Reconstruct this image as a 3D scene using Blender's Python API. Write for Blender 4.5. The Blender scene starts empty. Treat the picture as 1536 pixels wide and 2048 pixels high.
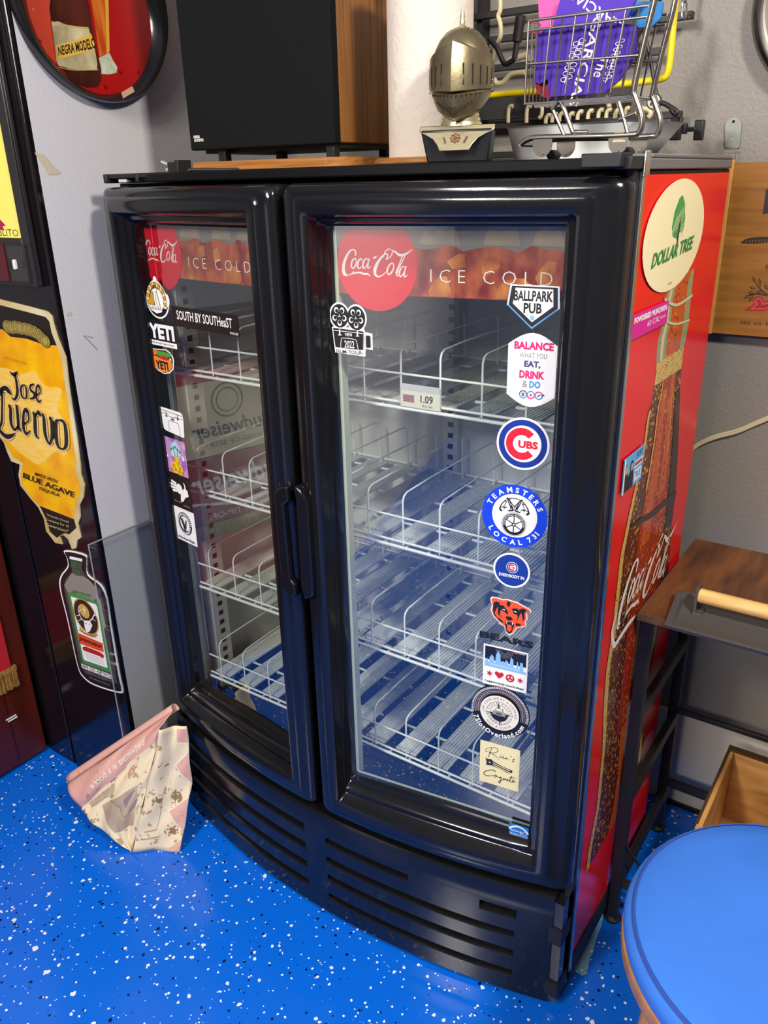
import bpy, bmesh, math, random
from mathutils import Vector, Matrix
from math import sin, cos, pi, radians, sqrt, atan2, hypot
random.seed(7)
SC = bpy.context.scene
COL = SC.collection
# ------------------------------------------------------------ camera
CAM = Vector((1.45669, -1.15486, 1.56916))
YAW, PITCH, ROLL, FPX = 0.613323, 0.393024, -0.024093, 1604.33
_f = Vector((-sin(YAW) * cos(PITCH), cos(YAW) * cos(PITCH), -sin(PITCH)))
_r = Vector((cos(YAW), sin(YAW), 0)); _u = _r.cross(_f)
RIGHT = _r * cos(ROLL) + _u * sin(ROLL); UP = -_r * sin(ROLL) + _u * cos(ROLL); FWD = _f
cd = bpy.data.cameras.new('camera'); co = bpy.data.objects.new('camera', cd); COL.objects.link(co)
cd.sensor_fit = 'VERTICAL'; cd.sensor_height = 36; cd.lens = FPX / 2048 * 36; cd.clip_start = 0.02
M = Matrix.Identity(4)
for i in range(3):
    M[i][0], M[i][1], M[i][2], M[i][3] = RIGHT[i], UP[i], -FWD[i], CAM[i]
co.matrix_world = M
SC.camera = co
# ------------------------------------------------------------ world, lamps, exposure
SC.view_settings.view_transform = 'Standard'; SC.view_settings.look = 'None'
SC.view_settings.gamma = 1; SC.view_settings.use_curve_mapping = False
SC.view_settings.exposure = 0.12
W = bpy.data.worlds.new('world'); SC.world = W; W.use_nodes = True
W.node_tree.nodes['Background'].inputs[0].default_value = (0.75, 0.74, 0.72, 1)
W.node_tree.nodes['Background'].inputs[1].default_value = 0.25
SC.cycles.max_bounces = 8; SC.cycles.diffuse_bounces = 3; SC.cycles.glossy_bounces = 4
SC.cycles.transparent_max_bounces = 24; SC.cycles.caustics_reflective = False; SC.cycles.caustics_refractive = False
SC.cycles.sample_clamp_indirect = 4
def lamp(loc, size, power, target, color=(1, .925, .825)):
    l = bpy.data.lights.new('ceiling_lamp', 'AREA'); l.shape = 'RECTANGLE'; l.size, l.size_y = size
    l.energy = power; l.color = color
    o = bpy.data.objects.new('ceiling_lamp', l); COL.objects.link(o); o.location = loc
    o.rotation_euler = (Vector(target) - Vector(loc)).to_track_quat('-Z', 'Y').to_euler()
lamp((2.15, -0.75, 2.55), (.22, .22), 42, (.9, -.2, .9))
lamp((0.55, -2.3, 2.6), (.3, .3), 42, (.55, -.3, .6))
lamp((0.9, -3.4, 2.62), (1.2, .3), 55, (0.7, -.2, .7))

# ------------------------------------------------------------ from a traced pixel of the 1536 x 2048 photograph to a point of a real plane
def pix(ax, v, x, y):
    d = FWD + RIGHT * ((x - 768) / FPX) - UP * ((y - 1024) / FPX)
    i = 'xyz'.index(ax)
    return CAM + d * ((v - CAM[i]) / d[i])
def crop(ox, oy, s, pts): return [(ox + x / s, oy + y / s) for x, y in pts]
# ------------------------------------------------------------ materials
MATS = {}
def mat(name, col=(.5, .5, .5), rough=.5, metal=0, noise=None, bump=None, spec=.5, coat=0, emit=None):
    """noise = (colour b, scale, stretch xyz, contrast); bump = (scale, strength)"""
    if name in MATS: return MATS[name]
    m = bpy.data.materials.new(name); m.use_nodes = True; nt = m.node_tree; N = nt.nodes
    b = N['Principled BSDF']
    b.inputs['Base Color'].default_value = (*col, 1); b.inputs['Roughness'].default_value = rough
    b.inputs['Metallic'].default_value = metal; b.inputs['Specular IOR Level'].default_value = spec
    if coat: b.inputs['Coat Weight'].default_value = coat; b.inputs['Coat Roughness'].default_value = .05
    if emit: b.inputs['Emission Color'].default_value = (*emit[0], 1); b.inputs['Emission Strength'].default_value = emit[1]
    if noise or bump:
        tc = N.new('ShaderNodeTexCoord'); mp = N.new('ShaderNodeMapping'); nt.links.new(tc.outputs['Object'], mp.inputs[0])
    if noise:
        cb, sc, st, ct = noise
        mp.inputs['Scale'].default_value = st
        t = N.new('ShaderNodeTexNoise'); t.inputs['Scale'].default_value = sc; t.inputs['Detail'].default_value = 5
        nt.links.new(mp.outputs[0], t.inputs[0])
        r = N.new('ShaderNodeValToRGB'); r.color_ramp.elements[0].position = .5 - ct; r.color_ramp.elements[1].position = .5 + ct
        r.color_ramp.elements[0].color = (*col, 1); r.color_ramp.elements[1].color = (*cb, 1)
        nt.links.new(t.outputs['Fac'], r.inputs[0]); nt.links.new(r.outputs[0], b.inputs['Base Color'])
    if bump:
        t2 = N.new('ShaderNodeTexNoise'); t2.inputs['Scale'].default_value = bump[0]; t2.inputs['Detail'].default_value = 3
        nt.links.new(tc.outputs['Object'], t2.inputs[0])
        bp = N.new('ShaderNodeBump'); bp.inputs['Strength'].default_value = bump[1]; bp.inputs['Distance'].default_value = .002
        nt.links.new(t2.outputs['Fac'], bp.inputs['Height']); nt.links.new(bp.outputs[0], b.inputs['Normal'])
    MATS[name] = m
    return m
def wood(name, a, b, scale=6, stretch=(1, 14, 14), rough=.4): return mat(name, a, rough, noise=(b, scale, stretch, .18))
def glass_mat(name, base=.1, tint=(1, 1, 1)):
    m = bpy.data.materials.new(name); m.use_nodes = True; nt = m.node_tree; N = nt.nodes
    for n in list(N): N.remove(n)
    out = N.new('ShaderNodeOutputMaterial'); mix = N.new('ShaderNodeMixShader'); tr = N.new('ShaderNodeBsdfTransparent'); gl = N.new('ShaderNodeBsdfGlossy')
    tr.inputs[0].default_value = (*tint, 1); gl.inputs['Roughness'].default_value = .0; gl.inputs[0].default_value = (1, 1, 1, 1)
    lw = N.new('ShaderNodeLayerWeight'); lw.inputs[0].default_value = .5
    p = N.new('ShaderNodeMath'); p.operation = 'POWER'; p.inputs[1].default_value = 5
    q = N.new('ShaderNodeMath'); q.operation = 'MULTIPLY_ADD'; q.inputs[1].default_value = 1 - base; q.inputs[2].default_value = base
    nt.links.new(lw.outputs['Facing'], p.inputs[0]); nt.links.new(p.outputs[0], q.inputs[0]); nt.links.new(q.outputs[0], mix.inputs[0])
    nt.links.new(tr.outputs[0], mix.inputs[1]); nt.links.new(gl.outputs[0], mix.inputs[2]); nt.links.new(mix.outputs[0], out.inputs[0])
    MATS[name] = m
    return m
def spots(name, base, layers, rough=.5, coat=0, warp=.3):
    """layers of voronoi chips or drops: (colour, scale, size, share of the cells, offset)"""
    m = mat(name, base, rough, coat=coat); nt = m.node_tree; N = nt.nodes; b = N['Principled BSDF']
    tc = N.new('ShaderNodeTexCoord'); nz = N.new('ShaderNodeTexNoise'); nz.inputs['Scale'].default_value = 120
    nt.links.new(tc.outputs['Object'], nz.inputs[0])
    prev = None
    src = b.inputs['Base Color'].links[0].from_socket if b.inputs['Base Color'].links else None
    for colr, sc, size, share, off in layers:
        wv = N.new('ShaderNodeVectorMath'); wv.operation = 'MULTIPLY_ADD'
        wv.inputs[1].default_value = (warp / sc,) * 3; nt.links.new(nz.outputs['Color'], wv.inputs[0])
        mp = N.new('ShaderNodeMapping'); mp.inputs['Location'].default_value = (off, off * .37, off * .71)
        nt.links.new(tc.outputs['Object'], mp.inputs[0]); nt.links.new(mp.outputs[0], wv.inputs[2])
        v = N.new('ShaderNodeTexVoronoi'); v.inputs['Scale'].default_value = sc; nt.links.new(wv.outputs[0], v.inputs['Vector'])
        sp = N.new('ShaderNodeSeparateColor'); nt.links.new(v.outputs['Color'], sp.inputs[0])
        th = N.new('ShaderNodeMath'); th.operation = 'MULTIPLY'; th.inputs[1].default_value = size; nt.links.new(sp.outputs[1], th.inputs[0])
        lt = N.new('ShaderNodeMath'); lt.operation = 'LESS_THAN'; nt.links.new(v.outputs['Distance'], lt.inputs[0]); nt.links.new(th.outputs[0], lt.inputs[1])
        ch = N.new('ShaderNodeMath'); ch.operation = 'LESS_THAN'; ch.inputs[1].default_value = share; nt.links.new(sp.outputs[0], ch.inputs[0])
        an = N.new('ShaderNodeMath'); an.operation = 'MULTIPLY'; nt.links.new(lt.outputs[0], an.inputs[0]); nt.links.new(ch.outputs[0], an.inputs[1])
        mx = N.new('ShaderNodeMix'); mx.data_type = 'RGBA'
        if prev is None and src is None: mx.inputs['A'].default_value = (*base, 1)
        else: nt.links.new(prev or src, mx.inputs['A'])
        mx.inputs['B'].default_value = (*colr, 1); nt.links.new(an.outputs[0], mx.inputs['Factor']); prev = mx.outputs['Result']
    nt.links.new(prev, b.inputs['Base Color'])
    return m
def srgb(h):
    c = [int(h[i:i + 2], 16) / 255 for i in (0, 2, 4)]
    return tuple(x / 12.92 if x <= .04045 else ((x + .055) / 1.055) ** 2.4 for x in c)
def paint(h, rough=.45): return mat('print_' + h, srgb(h), rough)
WHITE, BLACK = 'f4f2ec', '17171a'
# ------------------------------------------------------------ mesh builder
class MB:
    def __init__(s): s.v, s.f, s.mi, s.m = [], [], [], []
    def _m(s, m):
        if m not in s.m: s.m.append(m)
        return s.m.index(m)
    def add(s, vs, fs, m):
        o = len(s.v); s.v += [Vector(v) for v in vs]; k = s._m(m)
        for f in fs: s.f.append([i + o for i in f]); s.mi.append(k)
        return s
    def box(s, x0, x1, y0, y1, z0, z1, m):
        vs = [(x, y, z) for z in (z0, z1) for y in (y0, y1) for x in (x0, x1)]
        return s.add(vs, [(0, 2, 3, 1), (4, 5, 7, 6), (0, 1, 5, 4), (2, 6, 7, 3), (0, 4, 6, 2), (1, 3, 7, 5)], m)
    def bar(s, a, b, w, h, m, up=(0, 0, 1)):
        a, b = Vector(a), Vector(b); d = (b - a).normalized(); u = Vector(up); sd = d.cross(u).normalized(); u = sd.cross(d)
        vs = [p + sd * i * w / 2 + u * j * h / 2 for p in (a, b) for i, j in ((-1, -1), (1, -1), (1, 1), (-1, 1))]
        return s.add(vs, [(3, 2, 1, 0), (4, 5, 6, 7), (0, 1, 5, 4), (1, 2, 6, 5), (2, 3, 7, 6), (3, 0, 4, 7)], m)
    def tube(s, path, r, m, n=8, closed=False):
        P = [Vector(p) for p in path]; k = len(P); rr = r if isinstance(r, (list, tuple)) else [r] * k
        vs = []; ref = None
        for i, p in enumerate(P):
            if closed: t = (P[(i + 1) % k] - P[i - 1])
            else: t = P[min(i + 1, k - 1)] - P[max(i - 1, 0)]
            t.normalize()
            if ref is None: ref = t.orthogonal().normalized()
            ref = (ref - t * ref.dot(t)).normalized(); bi = t.cross(ref)
            vs += [p + (ref * cos(2 * pi * j / n) + bi * sin(2 * pi * j / n)) * rr[i] for j in range(n)]
        fs = []
        for i in range(k if closed else k - 1):
            a, b = i * n, ((i + 1) % k) * n
            fs += [(a + j, a + (j + 1) % n, b + (j + 1) % n, b + j) for j in range(n)]
        if not closed: fs += [tuple(range(n - 1, -1, -1)), tuple((k - 1) * n + j for j in range(n))]
        return s.add(vs, fs, m)
    def lathe(s, prof, c, m, n=28, ax='z', cap=True, sx=1, sy=1):
        vs = []
        for r, h in prof:
            for j in range(n):
                a = 2 * pi * j / n; p, q = r * cos(a) * sx, r * sin(a) * sy
                vs.append({'z': (c[0] + p, c[1] + q, c[2] + h), 'x': (c[0] + h, c[1] + p, c[2] + q), 'y': (c[0] + q, c[1] + h, c[2] + p)}[ax])
        fs = []
        for i in range(len(prof) - 1):
            fs += [(i * n + j, i * n + (j + 1) % n, (i + 1) * n + (j + 1) % n, (i + 1) * n + j) for j in range(n)]
        if cap: fs += [tuple(range(n - 1, -1, -1)), tuple((len(prof) - 1) * n + j for j in range(n))]
        return s.add(vs, fs, m)
    def loft(s, loops, m, close=True, caps=False):
        n = len(loops[0]); vs = [p for l in loops for p in l]; fs = []
        for i in range(len(loops) - 1):
            fs += [(i * n + j, i * n + (j + 1) % n, (i + 1) * n + (j + 1) % n, (i + 1) * n + j) for j in range(n if close else n - 1)]
        if caps: fs += [tuple(range(n - 1, -1, -1)), tuple((len(loops) - 1) * n + j for j in range(n))]
        return s.add(vs, fs, m)
    def slab(s, pts, n, t, m, side=None):
        """flat outline (3D points, counter-clockwise seen from n) given thickness t behind it"""
        P = [Vector(p) for p in pts]; n = Vector(n); k = len(P)
        s.add(P, [tuple(range(k))], m)
        s.add(P + [p - n * t for p in P], [(i, k + i, k + (i + 1) % k, (i + 1) % k) for i in range(k)] + [tuple(range(2 * k - 1, k - 1, -1))], side or m)
        return s
    def build(s, name, parent=None, smooth=None, bevel=0, solid=0, local=False, label=None, at=None):
        off = Vector((0, 0, 0))
        if not local:
            p = parent
            while p is not None: off += p.location; p = p.parent
        if at is not None: off += Vector(at)
        me = bpy.data.meshes.new(name); me.from_pydata([v - off for v in s.v], [], s.f)
        for m in s.m: me.materials.append(m)
        me.polygons.foreach_set('material_index', s.mi)
        if smooth is not None:
            me.polygons.foreach_set('use_smooth', [True] * len(s.f)); me.set_sharp_from_angle(angle=radians(smooth))
        me.validate(); me.update()
        o = bpy.data.objects.new(name, me); COL.objects.link(o)
        if parent: o.parent = parent
        if at is not None: o.location = at
        if bevel:
            b = o.modifiers.new('bevel', 'BEVEL'); b.width = bevel; b.segments = 2; b.limit_method = 'ANGLE'; b.angle_limit = radians(40)
            me.polygons.foreach_set('use_smooth', [True] * len(me.polygons)); b.harden_normals = False
            me.set_sharp_from_angle(angle=radians(60))
        if solid:
            d = o.modifiers.new('solid', 'SOLIDIFY'); d.thickness = solid; d.offset = 0
        if label: o['label'] = label
        return o
def thing(name, label, cat, loc=(0, 0, 0), rz=0, group=None):
    o = bpy.data.objects.new(name, None); COL.objects.link(o); o.location = loc; o.rotation_euler = (0, 0, rz); o.empty_display_size = .05
    o['label'] = label; o['category'] = cat
    if group: o['group'] = group
    return o
def tag(o, label, cat, group=None):
    o['label'] = label; o['category'] = cat
    if group: o['group'] = group
    return o
def struct(o): o['kind'] = 'structure'; return o
def spline(pts, n=6, closed=False):
    P = [Vector(p) for p in pts]; k = len(P); out = []
    for i in range(k if closed else k - 1):
        g = lambda j: P[j % k] if closed else P[min(max(j, 0), k - 1)]
        a, b, c, d = g(i - 1), g(i), g(i + 1), g(i + 2)
        for j in range(n):
            t = j / n
            out.append(.5 * ((2 * b) + (c - a) * t + (2 * a - 5 * b + 4 * c - d) * t * t + (3 * b - a - 3 * c + d) * t ** 3))
    if not closed: out.append(P[-1])
    return out
# ------------------------------------------------------------ flat print: polygons, strokes and lettering laid on a plane
_TX = {}
def text_mesh(t, bold=0):
    if (t, bold) not in _TX:
        c = bpy.data.curves.new('lettering', 'FONT'); c.body = t; c.resolution_u = 2; c.offset = bold
        o = bpy.data.objects.new('lettering', c); me = o.to_mesh()
        vs = [(v.co.x, v.co.y) for v in me.vertices]; fs = []
        for p in me.polygons:
            i = list(p.vertices); ar = sum(vs[i[j - 1]][0] * vs[i[j]][1] - vs[i[j]][0] * vs[i[j - 1]][1] for j in range(len(i)))
            fs.append(i if ar >= 0 else i[::-1])
        o.to_mesh_clear(); bpy.data.objects.remove(o); bpy.data.curves.remove(c)
        xs = [v[0] for v in vs]; ys = [v[1] for v in vs]
        _TX[(t, bold)] = (vs, fs, min(xs), max(xs), min(ys), max(ys))
    return _TX[(t, bold)]
class Art:
    STEP = .00008
    def __init__(s, O, U, V, N, mb=None):
        s.O, s.U, s.V, s.N = Vector(O), Vector(U), Vector(V), Vector(N); s.mb = mb or MB(); s.k = 1; s.warp = None
    def at(s, p, k=None):
        k = s.k if k is None else k
        if s.warp: return s.warp(p[0], p[1], k * s.STEP)
        return s.O + s.U * p[0] + s.V * p[1] + s.N * (k * s.STEP)
    def uv(s, P): d = Vector(P) - s.O; return (d.dot(s.U), d.dot(s.V))
    def poly(s, pts, m, base=0):
        a = sum(pts[i - 1][0] * pts[i][1] - pts[i][0] * pts[i - 1][1] for i in range(len(pts)))
        if a < 0: pts = pts[::-1]
        P = [s.at(p) for p in pts]
        if base: s.mb.slab(P, s.N, base, m)
        else: s.mb.add(P, [tuple(range(len(P)))], m)
        s.k += 1; return s
    def rect(s, x0, x1, y0, y1, m, base=0, r=0):
        if not r: return s.poly([(x0, y0), (x1, y0), (x1, y1), (x0, y1)], m, base)
        return s.poly(rrect(x0, x1, y0, y1, r), m, base)
    def disc(s, cx, cy, rx, m, ry=None, base=0, n=40, rot=0):
        ry = ry or rx; pts = []
        for i in range(n):
            a = 2 * pi * i / n; x, y = rx * cos(a), ry * sin(a)
            pts.append((cx + x * cos(rot) - y * sin(rot), cy + x * sin(rot) + y * cos(rot)))
        return s.poly(pts, m, base)
    def ring(s, cx, cy, r0, r1, m, a0=0, a1=2 * pi, n=40, e=1):
        vs, fs = [], []
        for i in range(n + 1):
            a = a0 + (a1 - a0) * i / n
            vs += [s.at((cx + r0 * cos(a), cy + r0 * e * sin(a))), s.at((cx + r1 * cos(a), cy + r1 * e * sin(a)))]
        for i in range(n): fs.append((2 * i, 2 * i + 1, 2 * i + 3, 2 * i + 2))
        s.mb.add(vs, fs, m); s.k += 1; return s
    def stroke(s, pts, w, m, n=5, closed=False):
        k = len(pts); ww = w if isinstance(w, (list, tuple)) else [w] * k
        if closed: pts = list(pts); 
        P = spline([(p[0], p[1], ww[i]) for i, p in enumerate(pts)], n, closed); q = len(P); vs = []
        for i, p in enumerate(P):
            if closed: t = P[(i + 1) % q] - P[i - 1]
            else: t = P[min(i + 1, q - 1)] - P[max(i - 1, 0)]
            L = hypot(t.x, t.y) or 1; nx, ny = -t.y / L * p.z / 2, t.x / L * p.z / 2
            vs += [s.at((p.x - nx, p.y - ny)), s.at((p.x + nx, p.y + ny))]
        fs = [(2 * i, 2 * ((i + 1) % q), 2 * ((i + 1) % q) + 1, 2 * i + 1) for i in range(q if closed else q - 1)]
        s.mb.add(vs, fs, m); s.k += 1; return s
    def text(s, t, cx, cy, w, h, m, bold=.0, rot=0, shear=0, keep=False):
        """lettering fitted to a w x h box about (cx, cy)"""
        vs, fs, x0, x1, y0, y1 = text_mesh(t, bold)
        sx, sy = w / (x1 - x0), h / (y1 - y0)
        if keep: sx = sy = min(sx, sy)
        out = []
        for x, y in vs:
            px, py = (x - (x0 + x1) / 2) * sx, (y - (y0 + y1) / 2) * sy
            px += shear * py
            out.append(s.at((cx + px * cos(rot) - py * sin(rot), cy + px * sin(rot) + py * cos(rot))))
        s.mb.add(out, fs, m); s.k += 1; return s
    def arc(s, t, cx, cy, r, a0, a1, h, m, bold=0, inward=False, wide=1):
        """letters spread along an arc from angle a0 to a1 (degrees, read in that order)"""
        n = len(t); _, _, _, _, Y0, Y1 = text_mesh('H', bold); sc = h / (Y1 - Y0)
        wd = [(.35 if ch == ' ' else (lambda q: q[3] - q[2])(text_mesh(ch, bold)) + .12) for ch in t]
        tot = sum(wd); run = 0
        for ch, w in zip(t, wd):
            f = (run + w / 2) / tot; run += w
            if ch == ' ': continue
            a = radians(a0 + (a1 - a0) * f)
            vs, fs, x0, x1, y0, y1 = text_mesh(ch, bold); out = []
            up = -1 if inward else 1
            for x, y in vs:
                px, py = (x - (x0 + x1) / 2) * sc * wide, (y - (Y0 + Y1) / 2) * sc
                ra = r + up * py; ta = px * -up
                X, Y = cx + ra * cos(a) - ta * sin(a), cy + ra * sin(a) + ta * cos(a)
                out.append(s.at((X, Y)))
            s.mb.add(out, fs, m)
        s.k += 1; return s
def rrect(x0, x1, y0, y1, r, n=4):
    out = []
    for cx, cy, a in ((x1 - r, y1 - r, 0), (x0 + r, y1 - r, 90), (x0 + r, y0 + r, 180), (x1 - r, y0 + r, 270)):
        out += [(cx + r * cos(radians(a + 90 * i / n)), cy + r * sin(radians(a + 90 * i / n))) for i in range(n + 1)]
    return out
# flowing two-word script, drawn in a 420 x 155 box
SCRIPT = [([(222, 205), (224, 185), (212, 172), (190, 180), (165, 215), (148, 260), (150, 298), (172, 312), (196, 302), (212, 285)], [5, 9, 6, 9, 14, 17, 14, 7, 5, 2]),
 ([(138, 285), (146, 308), (165, 314), (200, 303), (240, 295), (270, 302), (292, 302), (310, 316)], [3, 7, 7, 7, 8, 10, 9, 1]),
 ([(221, 220), (205, 228), (195, 255), (202, 274), (216, 264), (227, 240)], [6, 8, 9, 6, 8, 7], True),
 ([(261, 232), (254, 219), (240, 233), (233, 260), (243, 274), (262, 258)], [6, 6, 9, 9, 6, 3]),
 ([(298, 226), (284, 219), (270, 236), (265, 262), (274, 272), (290, 250), (302, 222)], [5, 6, 9, 9, 6, 4, 4]),
 ([(304, 218), (295, 250), (295, 272), (312, 258)], [8, 9, 6, 3]),
 ([(328, 217), (347, 207)], [9, 9]),
 ([(402, 222), (413, 202), (405, 190), (385, 202), (355, 237), (336, 278), (339, 306), (358, 314), (385, 302), (407, 280)], [4, 8, 6, 9, 15, 18, 13, 7, 5, 2]),
 ([(390, 210), (397, 182), (420, 166), (440, 178), (430, 205), (402, 224)], [3, 5, 6, 6, 5, 3]),
 ([(425, 168), (455, 180), (482, 197), (512, 192), (537, 178), (555, 163)], [4, 9, 13, 10, 6, 1]),
 ([(441, 240), (422, 250), (408, 278), (414, 301), (431, 292), (446, 264)], [6, 8, 9, 6, 8, 7], True),
 ([(455, 292), (470, 262), (490, 217), (503, 195), (509, 204), (498, 227), (475, 264), (462, 297), (470, 307), (480, 298)], [3, 4, 6, 5, 5, 6, 8, 9, 5, 3]),
 ([(511, 262), (498, 256), (482, 276), (478, 302), (488, 310), (502, 290), (513, 260)], [5, 6, 9, 9, 6, 4, 4]),
 ([(517, 254), (506, 290), (508, 312), (526, 300)], [8, 9, 6, 3])]
def script(art, fn, m, wscale):
    k = art.k
    for st in SCRIPT:
        art.k = k
        art.stroke([fn((p[0] - 135) / 420, (320 - p[1]) / 155) for p in st[0]], [w * wscale for w in st[1]], m, n=4, closed=len(st) > 2)
    art.k = k + 1
# ------------------------------------------------------------ setting
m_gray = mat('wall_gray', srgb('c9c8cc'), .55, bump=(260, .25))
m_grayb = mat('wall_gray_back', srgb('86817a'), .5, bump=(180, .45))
m_black = mat('black_gloss', (.006, .005, .006), .14, bump=(60, .12))
m_floor = spots('blue_epoxy', srgb('0866e0'), [((.004, .008, .04), 80, .33, .24, 3.1), ((.80, .84, .9), 92, .38, .2, 0), ((.78, .84, .92), 55, .34, .10, 7.7), ((.9, .92, .95), 140, .4, .12, 1.3)], rough=.16, warp=.55)
m_ceil = mat('ceiling_white', (.7, .69, .67), .8)
m_pan = mat('lower_panel', srgb('dcd6c8'), .5, bump=(90, .3))
XL, YB, YF = -.085, .675, -.126
struct(MB().box(-2.7, 3.4, -4.7, .8, -.05, 0, m_floor).build('floor'))
struct(MB().box(-2.7, 3.4, -4.7, .8, 2.75, 2.8, m_ceil).build('ceiling'))
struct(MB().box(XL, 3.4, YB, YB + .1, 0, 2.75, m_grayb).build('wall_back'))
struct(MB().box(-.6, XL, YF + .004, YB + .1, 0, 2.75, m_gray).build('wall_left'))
wf = struct(MB().box(-2.7, XL - .0005, YF, YF + .004, 0, 2.75, m_black).build('wall_front'))
MB().box(pix('y', YF, 82, 1163).x, XL - .001, YF - .008, YF, 0, 2.75, m_black).build('plank', wf, bevel=.002)
MB().box(-.515, pix('y', YF, 84, 1163).x - .022, YF - .004, YF, 0, 2.75, m_black).build('plank', wf, bevel=.002)
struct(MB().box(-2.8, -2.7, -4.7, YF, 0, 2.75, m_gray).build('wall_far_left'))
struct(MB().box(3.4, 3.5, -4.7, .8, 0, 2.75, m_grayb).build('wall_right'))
struct(MB().box(-2.7, 3.4, -4.8, -4.7, 0, 2.75, m_gray).build('wall_behind'))
struct(MB().box(XL + .006, 3.4, YB - .012, YB, .0, .285, m_pan).build('baseboard_back', bevel=.002))
struct(MB().box(1.06, 3.4, YB - .02, YB - .012, .0, .012, m_black).build('trim_1'))
ld = MB().box(-.14, -.05, -3.9, -1.62, 0, 1.55, mat('pale_panel', srgb('efeae4'), .5))
struct(ld.build('wall_partition'))

# ------------------------------------------------------------ drinks cooler
WX, DY = 1.08, .48
def fr(x, t=.048, s=.0838): return -t - s * (1 - ((x - WX / 2) / (WX / 2)) ** 2)
def frb(x): return fr(x, .0507, .0802)
m_door = mat('cooler_black', (.007, .007, .008), .13, bump=(500, .03))
m_shell = mat('cooler_shell', (.005, .005, .006), .5, spec=.12)
m_liner = mat('cooler_liner', srgb('d3d3c8'), .45)
m_glass = glass_mat('door_glass', .15, (.93, .96, .95))
m_trim = mat('steel_trim', (.62, .62, .64), .22, 1)
m_red = mat('side_red', srgb('e6121a'), .2, spec=.35)
m_spacer = mat('spacer_green', srgb('b9c4ae'), .4)
m_rub = mat('rubber', (.008, .008, .009), .6)
fridge = thing('drinks_cooler', 'tall black two-door glass-front drinks cooler with a bright red side standing on the blue floor', 'cooler', (WX / 2, .2, 0))
cab = MB()
cab.box(0, WX, DY - .03, DY, .03, 1.573, m_shell)
cab.box(0, .03, .0, DY - .03, .03, 1.573, m_shell); cab.box(WX - .03, WX - .0005, .0, DY - .03, .03, 1.573, m_shell)
cab.box(.03, WX - .03, 0, DY - .03, .03, .33, m_shell); cab.box(.03, WX - .03, 0, DY - .03, 1.535, 1.573, m_shell)
cab.box(.528, .553, -.03, -.006, .33, 1.55, m_rub)
cab.build('cabinet', fridge, bevel=.002)
ln = MB()
x0, x1, y1, z0, z1 = .031, WX - .031, DY - .032, .332, 1.533
ln.add([(x0, y1, z0), (x1, y1, z0), (x1, y1, z1), (x0, y1, z1)], [(0, 1, 2, 3)], m_liner)
for X in (x0, x1): ln.add([(X, .004, z0), (X, y1, z0), (X, y1, z1), (X, .004, z1)], [(0, 1, 2, 3)], m_liner)
for Z, mm in ((z0, mat('liner_floor', srgb('2c2e33'), .5)), (z1, m_liner)): ln.add([(x0, .004, Z), (x1, .004, Z), (x1, y1, Z), (x0, y1, Z)], [(0, 1, 2, 3)], mm)
ln.build('inner_liner', fridge)
for X, Y in ((.034, .06), (.034, .36), (WX - .062, .36), (.52, y1 - .02)):       # slotted shelf standards
    sd = MB(); back = Y > .4
    if back: sd.box(X, X + .04, Y, y1, z0, z1, m_liner)
    else: sd.box(X, X + .028, Y, Y + .05, z0, z1, m_liner)
    for k in range(44):
        zz = z0 + .02 + k * .027
        if back: sd.box(X + .013, X + .027, Y - .0006, Y, zz, zz + .012, m_rub)
        else:
            xx = X + .028 if X < .5 else X - .0006
            sd.box(xx, xx + .0006, Y + .018, Y + .032, zz, zz + .012, m_rub)
    sd.build('shelf_standard', fridge)
# top cap with the curved front lip
N = 24
cap = MB(); front = [(WX * i / N, fr(WX * i / N) + .048) for i in range(N + 1)]
out = front + [(WX, DY), (0, DY)]
cap.loft([[(x, y, z) for x, y in out] for z in (1.5735, 1.590)], m_shell, caps=True)
cap.build('top_cap', fridge, bevel=.003)
tr = MB().box(1.05, WX + .003, -.004, DY, 1.5735, 1.588, mat('grey_lip', (.12, .12, .125), .3))
tr.box(1.0, WX + .003, .03, DY, 1.588, 1.594, mat('grey_lip', )); tr.build('top_tray', fridge, bevel=.002)
# hinges
hg = MB().box(1.022, 1.075, -.075, -.03, 1.577, 1.594, m_rub).box(1.06, 1.083, -.055, .015, 1.574, 1.59, m_rub).box(1.083, 1.086, -.01, .012, 1.565, 1.597, m_trim)
hg.build('hinge_cover', fridge, bevel=.0025)
hg = MB().box(.002, .17, -.035, -.005, 1.582, 1.591, m_rub).box(.035, .06, -.03, -.01, 1.5745, 1.582, mat('white_plastic', (.7, .7, .7), .4)).box(.002, .012, -.04, .0, 1.574, 1.591, m_rub)
hg.box(.095, .103, -.037, -.008, 1.575, 1.59, m_rub)
hg.build('hinge_cover', fridge, bevel=.002)
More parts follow.
